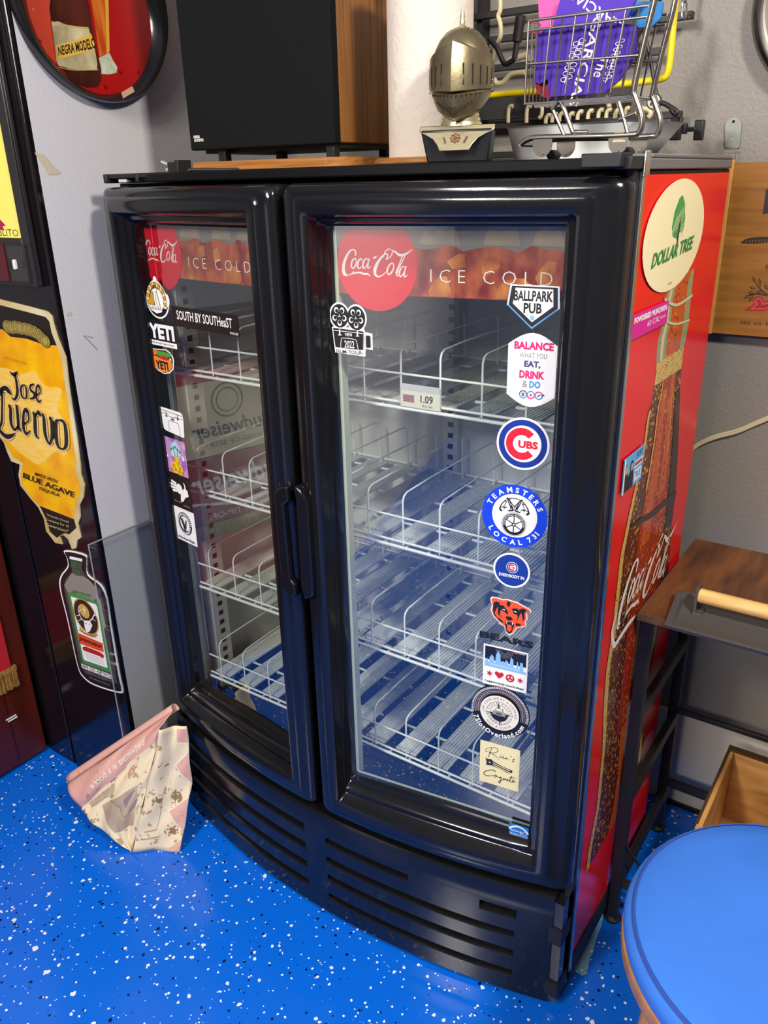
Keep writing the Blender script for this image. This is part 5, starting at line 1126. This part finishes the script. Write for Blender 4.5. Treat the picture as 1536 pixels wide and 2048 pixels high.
# toy shopping cart
crt = thing('toy_shopping_cart', 'small chrome wire shopping cart standing at the right end of the cooler top', 'cart', (.95, .07, ZT))
m_chr = mat('chrome_wire', srgb('b8b0a4'), .22, 1, bump=(40, .05)); YA, YC = .035, .115
c4 = lambda pts: crop(930, 0, 3.135, pts)
def cw(pts, y): return [pix('y', y, *p) for p in c4(pts)]
def back(P, y): return [Vector((p.x, y, p.z)) for p in P]
def wire(name, pts, r, both=True, n=8, smooth_n=0):
    P = cw(pts, YA)
    if smooth_n: P = spline(P, smooth_n)
    MB().tube(P, r, m_chr, n).build(name, crt, smooth=60)
    if both: MB().tube(back(P, YC), r, m_chr, n).build(name, crt, smooth=60)
    return P
tp = wire('top_rail', [(400, 130), (780, 82), (1150, 35)], .0021); wire('side_rail', [(402, 192), (770, 150), (1140, 105)], .0019); wire('side_rail', [(388, 402), (740, 374), (1090, 346)], .0019)
for (x0, y0, x1, y1) in ((460, 125, 425, 610), (540, 117, 488, 605), (615, 107, 560, 598), (695, 98, 627, 590), (770, 88, 698, 585), (850, 78, 770, 578), (930, 68, 848, 585), (1010, 58, 912, 580), (1090, 50, 980, 582)): wire('bar', [(x0, y0), (x1, y1)], .0015, n=6)
L = cw([(400, 128), (374, 655)], YA); wire('corner_post', [(400, 128), (374, 655)], .0017)
bt = cw([(374, 655), (374, 615), (1060, 575), (1040, 600)], YA)
b = MB(); q0, q1 = cw([(376, 650), (1045, 600)], YA)
for k in range(13): f = k / 12; p = q0.lerp(q1, f); b.tube([p, (p.x, YC, p.z)], .0012, m_chr, 6)
b.tube([q0, q1], .0016, m_chr, 6); b.tube(back([q0, q1], YC), .0016, m_chr, 6)
for k in range(1, 6): yy = YA + (YC - YA) * k / 6; b.tube(back([q0, q1], yy), .0011, m_chr, 6)
fp_ = cw([(376, 620), (376, 655), (520, 640), (520, 622)], YA); b.build('basket_floor', crt, smooth=60)
b = MB()
for z0p, z1p in zip(cw([(400, 130)], YA), cw([(374, 655)], YA)):
    for k in range(1, 6): yy = YA + (YC - YA) * k / 6; b.tube([(z0p.x, yy, z0p.z), (z1p.x, yy, z1p.z)], .0011, m_chr, 6)
    for f in (0, .12, .52): p = z0p.lerp(z1p, f); b.tube([p, (p.x, YC, p.z)], .0014, m_chr, 6)
b.build('front_grid', crt, smooth=60)
wire('frame_tube', [(1215, -160), (1190, 0), (1130, 240), (1062, 545), (1066, 600), (1104, 715), (1108, 790), (1085, 835), (1040, 845), (800, 855), (460, 862), (380, 880), (348, 905)], .0042, smooth_n=4)
P = cw([(348, 905)], YA)[0]; MB().tube([P, (P.x - .003, YA + .02, P.z), (P.x - .003, YC - .02, P.z), (P.x, YC, P.z)], .0031, m_chr).build('front_bar', crt, smooth=60)
P = cw([(1215, -160)], YA)[0]; MB().tube([P, (P.x, YC, P.z)], .004, m_chr).build('push_handle', crt, smooth=60)
wire('strut', [(548, 690), (600, 640), (670, 815), (690, 828), (770, 828)], .0032, both=False, smooth_n=3); wire('strut', [(552, 690), (622, 850)], .0028, both=False); wire('strut', [(965, 640), (1000, 760), (1020, 840)], .0028, both=False); wire('strut', [(968, 750), (1070, 708)], .0028, both=False)
for nm, xs in (('left', (432, 552)), ('right', (905, 1028))):
    for y in (YA - .003, YC + .003):
        p, q = cw([(xs[0], 868)], YA)[0], cw([(xs[1], 868)], YA)[0]; zb = ZT + .008
        a2 = Art((0, y, 0), (1, 0, 0), (0, 0, 1), (0, -1, 0)); xm = (p.x + q.x) / 2; hw = (q.x - p.x) / 2
        a2.poly([(p.x, p.z), (p.x, zb + .012)] + [(xm - hw * cos(t), zb + .012 - .016 * sin(t)) for t in [pi * k / 8 for k in range(1, 8)]] + [(q.x, zb + .012), (q.x, p.z)], m_chr, base=.0016)
        if y < .1 and nm == 'right': a2.rect(p.x + .006, q.x - .004, zb + .012, p.z - .003, paint('e2cf96')); [a2.rect(p.x + .008, q.x - .007, zb + .0145 + k * .004, zb + .0155 + k * .004, paint('a58f5a')) for k in range(4)]
        pl2 = a2.mb.build('caster_plate', crt)
        MB().lathe([(.0, -.001), (.0024, -.001), (.002, .001), (0, .0015)], (xm, y - .001, zb + .001), m_chr, 10, ax='y').build('rivet', pl2)
    MB().lathe([(.0065, -.012), (.007, -.009), (.007, .009), (.0065, .012)], (xm, (YA + YC) / 2, ZT + .0072), m_rub, 20, ax='y').build('caster_wheel', crt, smooth=40)
# folded can sleeves in the basket
def sleeve(y, pts, m, t=.006):
    P = cw(pts, YA); Q = [Vector((p.x, y, p.z)) for p in P]
    b = MB(); b.slab(Q[::-1] if (Q[1] - Q[0]).cross(Q[2] - Q[1]).y > 0 else Q, (0, -1, 0), t, m); return b
neo = lambda n, h: mat(n, srgb(h), .75, bump=(700, .3))
o = sleeve(.072, [(388, -30), (560, -30), (545, 60), (490, 190), (440, 230), (415, 300), (402, 330), (395, 120)], neo('neo_pink', 'e8559c')).build('can_sleeve', bevel=.002); tag(o, 'pink folded can sleeve at the left of the toy cart', 'can sleeve', 'can sleeves in the toy cart')
o = sleeve(.086, [(960, -30), (1170, -30), (1150, 80), (1090, 140), (1000, 142), (950, 60)], neo('neo_blue', '1f6fae')).build('can_sleeve', bevel=.002); tag(o, 'blue folded can sleeve at the right of the toy cart', 'can sleeve', 'can sleeves in the toy cart')
o = sleeve(.064, [(545, -30), (1030, -30), (1000, 30), (975, 95), (900, 150), (620, 150), (470, 215), (500, 130)], neo('neo_purple', '4a2aa8')).build('can_sleeve', bevel=.002)
ar = Art((0, .0638, 0), (1, 0, 0), (0, 0, 1), (0, -1, 0)); ar2 = ar
def slt(t, x, y, w, h, rot, m=W_):
    p = cw([(x, y)], YA)[0]; sc = .00030
    ar.text(t, p.x, p.z, w * sc, h * sc, m, .01, rot=rot)
slt('GARCIAS', 770, 45, 300, 42, radians(147)); ar.mb.build('lettering', o, label='white lettering')
tag(o, 'purple folded can sleeve lettered upside down in the toy cart, behind another', 'can sleeve', 'can sleeves in the toy cart')
o = sleeve(.05, [(470, 180), (560, 140), (700, 150), (900, 130), (1000, 142), (1058, 150), (1050, 320), (1000, 420), (940, 500), (850, 578), (700, 590), (500, 602), (492, 490), (440, 522), (400, 500), (402, 330), (425, 210)], neo('neo_purple2', '42249c')).build('can_sleeve', bevel=.002)
ar = Art((0, .0497, 0), (1, 0, 0), (0, 0, 1), (0, -1, 0)); slt('GARCIAS', 728, 385, 370, 46, radians(-105)); slt('The', 828, 412, 90, 50, radians(-105))
for x, y, k in ((645, 375, 1), (905, 375, .7)):
    for j in range(7):
        p = cw([(x + 45 - j * 13, y - 110 + j * 38)], YA)[0]
        ar.ring(p.x - .004 * k, p.z, .004 * k, .0052 * k, W_, n=14, e=.6); ar.ring(p.x + .004 * k, p.z + .003, .004 * k, .0052 * k, W_, n=14, e=.6)
    P = cw([(x + 50, y - 130), (x, y), (x - 45, y + 140)], YA); ar.stroke([(p.x, p.z) for p in P], .0012, W_)
ar.mb.build('lettering', o, label='white lettering and vine pattern')
tag(o, 'front purple folded can sleeve with sideways white lettering in the toy cart', 'can sleeve', 'can sleeves in the toy cart')
o = sleeve(.06, [(385, 400), (500, 500), (490, 610), (440, 600), (400, 560)], neo('neo_red', '8f1432')).build('can_sleeve', bevel=.002); tag(o, 'dark red folded can sleeve low at the left of the toy cart', 'can sleeve', 'can sleeves in the toy cart')
# ------------------------------------------------------------ rack on the back wall
m_bar = mat('rack_black', (.012, .012, .013), .45); m_crm = mat('cream_coat', srgb('c9bd98'), .4); m_yel = mat('yellow_tube', srgb('e0c81a'), .3)
rk = thing('wall_rack', 'black wall rack with rows of cream coated hooks behind the toy cart', 'rack', (.8, .64, 1.65))
for (xa_, ya_), (xb_, yb_) in (((950, 84), (1387, 31)), ((950, 142), (1325, 101)), ((900, 268), (1365, 216)), ((930, 320), (1300, 290)), ((940, 35), (1130, 10))):
    P, Q = pix('y', .63, xa_, ya_), pix('y', .63, xb_, yb_); Q.z = P.z = (P.z + Q.z) / 2
    MB().box(P.x, Q.x, .622, .638, P.z - .0065, P.z + .0065, m_bar).build('bar', rk, bevel=.001)
P, Q = pix('y', .6, 925, 248), pix('y', .6, 1262, 172); MB().box(P.x, Q.x, .6, .612, P.z + .004, Q.z, m_bar).build('back_plate', rk, bevel=.001)
for xp in (960, 1135):
    P = pix('y', .645, xp, 150); MB().box(P.x - .006, P.x + .006, .638, YB, 1.60, 1.95, m_bar).build('upright', rk)
def hook(pts, y, r, name='hook', par=rk, m=m_crm, f=c4, n=3): MB().tube(spline([pix('y', y, *p) for p in f(pts)], n), r, m, 8).build(name, par, smooth=60)
for x in (270, 385):
    hook([(x, 770), (x + 2, 700), (x + 12, 668), (x + 30, 665)], .5, .0042)
for x, y in ((505, 735), (545, 728), (590, 722), (650, 724), (705, 712), (770, 706), (835, 700), (885, 700), (940, 702), (1000, 690)):
    hook([(x, y + 40), (x + 4, y + 8), (x + 18, y - 12), (x + 34, y - 10)], .5, .0042)
hook([(440, 668), (480, 670), (480, 720), (465, 740)], .5, .004); hook([(895, 600), (900, 640), (905, 672)], .5, .005); hook([(960, 640), (985, 720), (1010, 790), (1015, 835)], .48, .004); hook([(1110, 680), (1150, 690), (1165, 715), (1150, 735)], .55, .005); hook([(1080, 880), (1140, 880), (1165, 850), (1130, 820), (1100, 822)], .55, .006)
hook([(375, 455), (290, 465), (240, 515), (200, 522), (182, 495)], .5, .0052); hook([(280, 378), (330, 362), (390, 345)], .5, .0062)
hook([(220, -40), (222, 60), (208, 100), (222, 150), (222, 230), (190, 300), (182, 380)], .45, .0046, 'wavy_hook')
b = MB(); P = spline([pix('y', .5, *p) for p in c4([(110, 600), (470, 572), (800, 545), (1130, 510), (1235, 492), (1268, 460), (1285, 380), (1305, 160), (1325, -60)])], 4)
b.tube(P, .0062, m_yel, 12); tag(b.build('yellow_tube_frame', smooth=60), 'bent yellow tube hanging in front of the rack on the back wall', 'tube')
# tool with a black grip
gp = thing('black_grip_tool', 'hand tool with a ribbed black grip hanging between the helmet and the cart', 'tool', pix('y', .4, 1035, 90))
P, Q = pix('y', .4, *c4([(350, 95)])[0]), pix('y', .4, *c4([(325, 265)])[0]); R_ = pix('y', .4, *c4([(310, 370)])[0])
MB().tube([P, P.lerp(Q, .03), P.lerp(Q, .97), Q], [.0075, .0095, .0092, .0075], m_rub, 12).build('grip', gp, smooth=50); MB().tube([Q, R_], .0055, m_bar, 10).build('shaft', gp)
MB().tube(spline([R_, R_ + Vector((-.02, 0, -.006)), pix('y', .4, *c4([(200, 300)])[0]), pix('y', .4, *c4([(150, 240)])[0])], 4), .005, m_bar).build('cord', gp, smooth=60)
# round key tag on a black strap
kt = thing('round_key_tag', 'round black and white key tag lettered R on a black strap', 'key tag', pix('y', .45, 1308, 203))
c = pix('y', .45, 1308, 203); a = Art((0, .449, 0), (1, 0, 0), (0, 0, 1), (0, -1, 0))
a.disc(c.x, c.z, .0135, m_bar, base=.003); a.disc(c.x, c.z, .0112, paint('c9c4bc')); a.text('R', c.x, c.z, .011, .013, K_, .06, shear=.2); a.mb.build('disc', kt)
MB().tube(spline([pix('y', .452, *p) for p in c4([(1120, 200), (1155, 330), (1180, 480), (1200, 580), (1215, 660), (1205, 720)])], 3), .0034, m_bar).build('strap', kt, smooth=60)
MB().tube(spline([pix('y', .452, *p) for p in c4([(1215, 640), (1250, 650), (1290, 672), (1330, 700), (1322, 716), (1300, 700), (1290, 672)])], 3), .0042, m_bar).build('clip', kt, smooth=60)
# black clamp near the wall
cl = thing('black_clamp', 'black two-headed clamp sticking out from the rack near the galvanised hanger', 'clamp', pix('y', .5, 1370, 258))
def cbox(x0, x1, y0, y1, d0, d1, name):
    P, Q = pix('y', d0, x0, y1), pix('y', d0, x1, y0); MB().box(P.x, Q.x, d0, d1, P.z, Q.z, m_bar).build(name, cl, bevel=.002)
cbox(1337, 1364, 232, 281, .5, .512, 'jaw'); cbox(1385, 1408, 239, 281, .56, .575, 'jaw'); cbox(1362, 1390, 253, 264, .53, .545, 'stem'); cbox(1300, 1340, 258, 272, .52, .532, 'arm'); cbox(1362, 1372, 245, 268, .512, .53, 'neck')
zp = thing('zip_pull', 'silver zip pull on a black tab hanging beside the yellow tube', 'zip pull', pix('y', .6, 1367, 20))
MB().box(*(lambda p, q: (p.x, q.x, .6, .606, p.z, q.z))(pix('y', .6, 1363, 6), pix('y', .6, 1376, -40)), m_bar).build('tab', zp)
c = [pix('y', .598, *p) for p in [(1366, 5), (1373, 5), (1372, 34), (1364, 34)]]; b = MB().tube(spline(c, 3, True), .0018, m_trim, 6, closed=True); ball(b, pix('y', .598, 1369, 20), .002, m_trim); b.build('pull', zp, smooth=60)
bk_ = MB(); P = pix('y', .42, 1275, 75)                                       # black bundle behind the cart's right end
bk_.tube(spline([pix('y', .42, *p) for p in [(1325, -20), (1300, 20), (1275, 60), (1268, 90), (1285, 110), (1272, 130)]], 4), [.009] * 21, m_bar, 10)
tag(bk_.build('black_strap', smooth=60), 'bundled black strap hanging behind the right end of the cart', 'strap')
# ------------------------------------------------------------ hanging wooden sign, hanger, clock, cord on the back wall
YS = .648
m_pln = mat('sign_wood', srgb('ae7430'), .4, noise=(srgb('7f511e'), 4, (1.2, 1, 16), .25)); m_edge = mat('sign_edge', srgb('c98f45'), .45)
ws = thing('wooden_crate_sign', 'varnished wooden sign with a red emblem hanging beside the cooler', 'sign', (1.2, YS, 1.25))
xl = pix('y', YS, 1438, 500).x; zt_, zb_ = pix('y', YS, 1500, 325).z, pix('y', YS, 1480, 671).z
xl = 1.036
MB().box(xl, 1.50, YS, YS + .022, zb_, zt_, m_pln).build('board', ws, bevel=.0015)
MB().box(xl - .001, xl + .012, YS - .002, YS + .0235, zb_ - .001, zt_ + .006, m_edge).build('edge_strip', ws, bevel=.001)
a = Art((0, YS, 0), (1, 0, 0), (0, 0, 1), (0, -1, 0)); T = traced(a, 'y', YS); c9 = lambda pts: crop(1420, 320, 5.388, pts); dkp = paint('2a221e')
ttext('REG  U.S.  PAT.  OFF.', [(328, 1768), (880, 1800), (880, 1765), (330, 1735)], dkp, .02, c9)
a.poly(T(c9([(368, 1622), (480, 1545), (456, 1510), (480, 1480), (530, 1465), (570, 1490), (585, 1530), (625, 1505), (900, 1530), (900, 1640), (620, 1605), (590, 1628)])), paint('a8242c')); a.poly(T(c9([(430, 1606), (500, 1555), (475, 1512), (530, 1485), (556, 1505), (570, 1548), (640, 1530), (900, 1550), (900, 1625), (640, 1590), (590, 1608)])), paint('d0655a')); a.poly(T(c9([(455, 1598), (520, 1555), (488, 1512), (530, 1496), (548, 1512), (565, 1560), (640, 1542), (900, 1562), (900, 1612), (640, 1578), (590, 1600)])), paint('a8242c'))
for p, q in (((500, 1330), (455, 1255)), ((545, 1370), (530, 1265)), ((500, 1390), (420, 1365)), ((580, 1410), (490, 1420)), ((480, 1440), (412, 1420)), ((625, 1400), (590, 1330)), ((440, 1450), (365, 1490)), ((470, 1455), (420, 1520)), ((700, 1400), (650, 1300)), ((760, 1440), (720, 1330))):
    d = Vector((q[0] - p[0], q[1] - p[1])); n_ = Vector((-d.y, d.x)).normalized() * 16; mm = Vector(p) + d * .5
    a.poly(T(c9([p, tuple(mm + n_), q, tuple(mm - n_)])), dkp); a.poly(T(c9([tuple(Vector(p) + d * .15), tuple(mm + n_ * .4), tuple(Vector(p) + d * .85), tuple(mm - n_ * .4)])), m_pln)
a.stroke(T(c9([(500, 1330), (550, 1390), (625, 1450)])), .0014, dkp); a.stroke(T(c9([(420, 1455), (520, 1440), (625, 1455)])), .0014, dkp)
a.poly(T(c9([(335, 888), (380, 855), (450, 835), (560, 828), (800, 835), (900, 850), (900, 900), (700, 870), (600, 885), (480, 895), (400, 892)])), dkp)
for k in range(8): a.stroke(T(c9([(400 + k * 34, 868 - k * 2), (385 + k * 34, 886)])), .0012, m_pln, n=1)
a.poly(T(c9([(612, 310), (800, 290), (800, 560), (640, 560), (578, 575), (598, 440)])), paint('2c2a30')); a.stroke(T(c9([(640, 1130), (612, 1130), (608, 1160), (640, 1160)])), .0014, dkp, n=1)
a.mb.build('printing', ws)
hg = thing('galvanised_hanger', 'galvanised strap hanger with a wire loop holding up the wooden sign', 'hanger', (1.035, .67, 1.64))
m_gal = mat('galvanised', srgb('8a8d88'), .4, .8, noise=(srgb('6d706c'), 30, (1, 1, 1), .2)); a = Art((0, .671, 0), (1, 0, 0), (0, 0, 1), (0, -1, 0)); T = traced(a, 'y', .671)
a.poly(T([(1450, 295), (1450, 252), (1454, 242), (1462, 236), (1472, 235), (1480, 240), (1483, 248), (1479, 296)]), m_gal, base=.0015); a.disc(*T([(1467, 243)])[0], .0028, m_hole, n=12); a.disc(*T([(1465, 279)])[0], .003, m_trim, n=12); a.mb.build('strap_plate', hg)
MB().tube([pix('y', .655, *p) for p in ((1449, 299), (1473, 297), (1470, 318), (1446, 320))], .0016, mat('brassy', srgb('c2b48c'), .3, .9), 6, closed=True).build('wire_loop', hg)
ck = thing('metal_rim_clock', 'round clock with a brushed metal rim at the top right corner', 'clock', (1.206, .65, 1.849))
MB().lathe([(.166, .022), (.164, .0), (.158, -.012), (.150, -.016), (.143, -.008), (.138, -.012), (.132, .0)], (1.206, .652, 1.849), mat('brushed_rim', (.3, .29, .28), .25, 1), 72, ax='y', cap=False).build('rim', ck, smooth=40)
MB().lathe([(.0, .0), (.134, .0)], (1.206, .653, 1.849), paint('e9e6c8'), 64, ax='y', cap=False).build('dial', ck)
P = spline([pix('y', YB - .006, *p) for p in [(1370, 915), (1384, 897), (1400, 885), (1430, 872), (1475, 860), (1510, 845), (1545, 830), (1600, 800), (1700, 760), (1820, 800), (1900, 960), (1950, 1250)]], 4)
b = MB(); b.tube(P, .0036, m_crm); b.tube([p + Vector((0, -.001, -.0052)) for p in P], .0036, m_crm); tag(b.build('extension_cable', smooth=60), 'beige twin cord hanging across the grey back wall', 'cord')
# ------------------------------------------------------------ folding shelf, griddle, drawer, stool on the right
m_rus = mat('rustic_wood', srgb('7a4a22'), .4, noise=(srgb('3f2415'), 7, (5, .9, 5), .2)); m_blk = mat('powder_black', (.010, .010, .011), .45)
sh = thing('folding_shelf', 'black metal folding shelf with a rustic brown top beside the cooler', 'shelf', (1.35, .38, 0))
X0 = 1.098
MB().box(1.087, 1.62, .184, .578, .796, .812, m_rus).build('top_board', sh, bevel=.002)
ed = MB(); ed.box(1.088, 1.62, .1825, .184, .797, .811, mat('board_edge', srgb('6a4a2a'), .5, noise=(srgb('3a2818'), 60, (.4, 1, 8), .2))); ed.build('edge_band', sh)
for x in (X0, 1.60):
    for y in (.222, .552):
        MB().box(x - .0115, x + .0115, y - .0115, y + .0115, .012, .796, m_blk).build('leg', sh, bevel=.002)
        MB().lathe([(.017, 0), (.019, .004), (.019, .008), (.012, .014), (.009, .02)], (x, y, 0), m_rub, 20).build('foot', sh, smooth=40)
for z in (.565, .355, .118):
    for x in (X0 + .004, 1.60): MB().box(x - .008, x + .008, .222, .552, z - .016, z + .016, m_blk).build('side_rail', sh, bevel=.002)
for z, t in ((.372, .006), (.155, .011)): MB().box(X0, 1.60, .552 - .006, .552 + .006, z - t, z + t, m_blk).build('rear_rail', sh, bevel=.001)
MB().box(X0, 1.60, .216, .228, .105, .125, m_blk).build('front_rail', sh, bevel=.001)
MB().tube([(X0 + .003, .215, .24), (X0 + .04, .235, .17), (X0 + .085, .25, .1)], .0035, m_blk).build('stay_wire', sh)
gd = thing('cast_iron_griddle', 'dark cast iron griddle tray with a pale wooden rod handle on the shelf', 'griddle', (1.3, .22, .8125))
m_iron = mat('cast_iron', (.055, .052, .05), .45, bump=(400, .3)); ga = .8125
gx0, gx1, gy0, gy1 = 1.150, 1.62, .154, .268
gl = MB(); gl.loft([[(gx0, gy0, ga), (gx1, gy0, ga), (gx1, gy1, ga), (gx0 - .012, gy1, ga)], [(gx0 - .004, gy0 - .004, ga + .009), (gx1, gy0 - .004, ga + .009), (gx1, gy1 + .008, ga + .02), (gx0 - .018, gy1 + .008, ga + .02)], [(gx0 + .004, gy0 + .006, ga + .009), (gx1, gy0 + .006, ga + .009), (gx1, gy1 - .004, ga + .018), (gx0 - .006, gy1 - .004, ga + .018)], [(gx0 + .01, gy0 + .014, ga + .005), (gx1, gy0 + .014, ga + .005), (gx1, gy1 - .02, ga + .005), (gx0, gy1 - .02, ga + .005)]], m_iron, caps=True); gl.build('tray', gd, bevel=.0015)
P0, P1 = pix('y', .235, 1396, 1182), pix('y', .235, 1545, 1229); dz = .852
MB().tube([(1.181, .235, dz), (1.183, .235, dz), (1.62, .235, dz)], [.0125, .0135, .0135], mat('pale_wood', srgb('dcb878'), .45, noise=(srgb('c79a58'), 12, (1, 8, 8), .2)), 24).build('rod_handle', gd, smooth=50)
br = MB(); br.slab([(1.1805, .222, ga + .006), (1.1805, .252, ga + .006), (1.1805, .25, dz + .018), (1.1805, .226, dz + .018)][::-1], (-1, 0, 0), -.005, m_iron); br.box(1.176, 1.192, .218, .256, ga + .004, ga + .009, m_iron); br.build('handle_bracket', gd, bevel=.001)
# open wooden drawer
dr = thing('wooden_box', 'open pale wooden box with a dark rim standing inside the black shelf', 'box', (1.4, .4, .126))
m_pin = mat('pale_pine', srgb('dba868'), .45, noise=(srgb('a8743a'), 4, (2, 2, 9), .22)); m_dkr = mat('drawer_rim', srgb('4a3218'), .5)
dx0, dx1, dy0, dy1, dzt = 1.236, 1.58, .25, .538, .327
for nm, bx in (('rear_panel', (dx0 + .012, dx1, dy1 - .012, dy1, .136, dzt)), ('side_panel', (dx0, dx0 + .012, dy0, dy1, .136, dzt)), ('front_panel', (dx0, dx1, dy0 - .012, dy0, .136, dzt)), ('bottom', (dx0, dx1, dy0, dy1, .1255, .136)), ('side_panel', (dx1 - .012, dx1, dy0, dy1, .136, dzt))):
    MB().box(*bx, m_pin).build(nm, dr, bevel=.001)
MB().box(dx0 - .002, dx1, dy1 - .014, dy1 + .002, dzt, dzt + .006, m_dkr).build('rim', dr); MB().box(dx0 - .002, dx0 + .003, dy0, dy1, dzt, dzt + .004, m_dkr).build('rim', dr)
# blue stool
zs = .60; SCx, SCy, SR = 1.463, -.207, .2315
st_ = thing('blue_stool', 'round blue cushioned stool with a light wooden frame at the bottom right', 'stool', (SCx, SCy, 0))
m_den = mat('blue_canvas', srgb('3b76d6'), .9, noise=(srgb('346cc6'), 7, (1, 1, 1), .3), bump=(11, 1.0), spec=.2); m_bir = mat('birch', srgb('c98a4c'), .4, noise=(srgb('a86c34'), 6, (6, 6, 1), .2))
MB().lathe([(0, .0), (SR * .2, .0005), (SR * .5, -.0005), (SR * .8, -.003), (SR * .93, -.009), (SR * .985, -.018), (SR, -.03), (SR * .985, -.05)][::-1], (SCx, SCy, zs + .012), m_den, 72, cap=False).build('cushion', st_, smooth=60)
MB().lathe([(SR * .938, -.0085), (SR * .945, -.0078), (SR * .952, -.0095), (SR * .957, -.0122)][::-1], (SCx, SCy, zs + .0125), mat('blue_seam', srgb('26489c'), .85), 72, cap=False).build('seam', st_, smooth=60)
MB().lathe([(SR * .5, -.075), (SR * .97, -.075), (SR * 1.0, -.066), (SR * 1.0, -.045), (SR * .98, -.04)], (SCx, SCy, zs + .012), m_bir, 72, cap=False).build('seat_ring', st_, smooth=40)
for k in range(4):
    t = radians(198 + 90 * k); d = Vector((cos(t), sin(t), 0)); c = Vector((SCx, SCy, 0))
    MB().tube([c + d * .155 + Vector((0, 0, zs - .05)), c + d * .205 + Vector((0, 0, 0))], [.022, .016], m_bir, 14).build('leg', st_, smooth=50)
for z in (.16, .3):
    P = [Vector((SCx + (.205 - .04 * z / .55) * cos(radians(198 + 90 * k)), SCy + (.205 - .04 * z / .55) * sin(radians(198 + 90 * k)), z)) for k in range(4)]
    for k in range(4): MB().tube([P[k], P[(k + 1) % 4]], .009, m_bir, 10).build('stretcher', st_, smooth=50)
# pale paint patch beside the cooler foot, a floor pedal bar, crumbs
a = Art((0, 0, .0002), (1, 0, 0), (0, 1, 0), (0, 0, 1)); T = traced(a, 'z', .0004)
a.poly(T([(1196, 1818), (1208, 1822), (1203, 1850), (1192, 1880), (1186, 1905), (1180, 1915), (1174, 1948), (1164, 1951), (1148, 1940), (1152, 1925), (1170, 1880)]), spots('pale_blue_paint', srgb('7fb0cc'), [((.9, .92, .95), 110, .4, .08, 0), ((.02, .03, .05), 90, .3, .06, 2)], rough=.25), base=.0003)
struct(a.mb.build('trim_3'))
MB().bar(pix('z', .02, 1122, 1972), pix('z', .02, 1173, 1866), .006, .035, m_rub).build('side_skirt', fridge)
bm_ = MB().box(*(lambda p: (p.x - .003, p.x + .003, p.y - .002, p.y + .003, p.z, p.z + .004))(hit_sill := Vector((.675, -.113, .362))), mat('crumb', srgb('d89a3a'), .6)); tag(bm_.build('crumb'), 'tiny orange crumb on the sill of the right door', 'crumb')
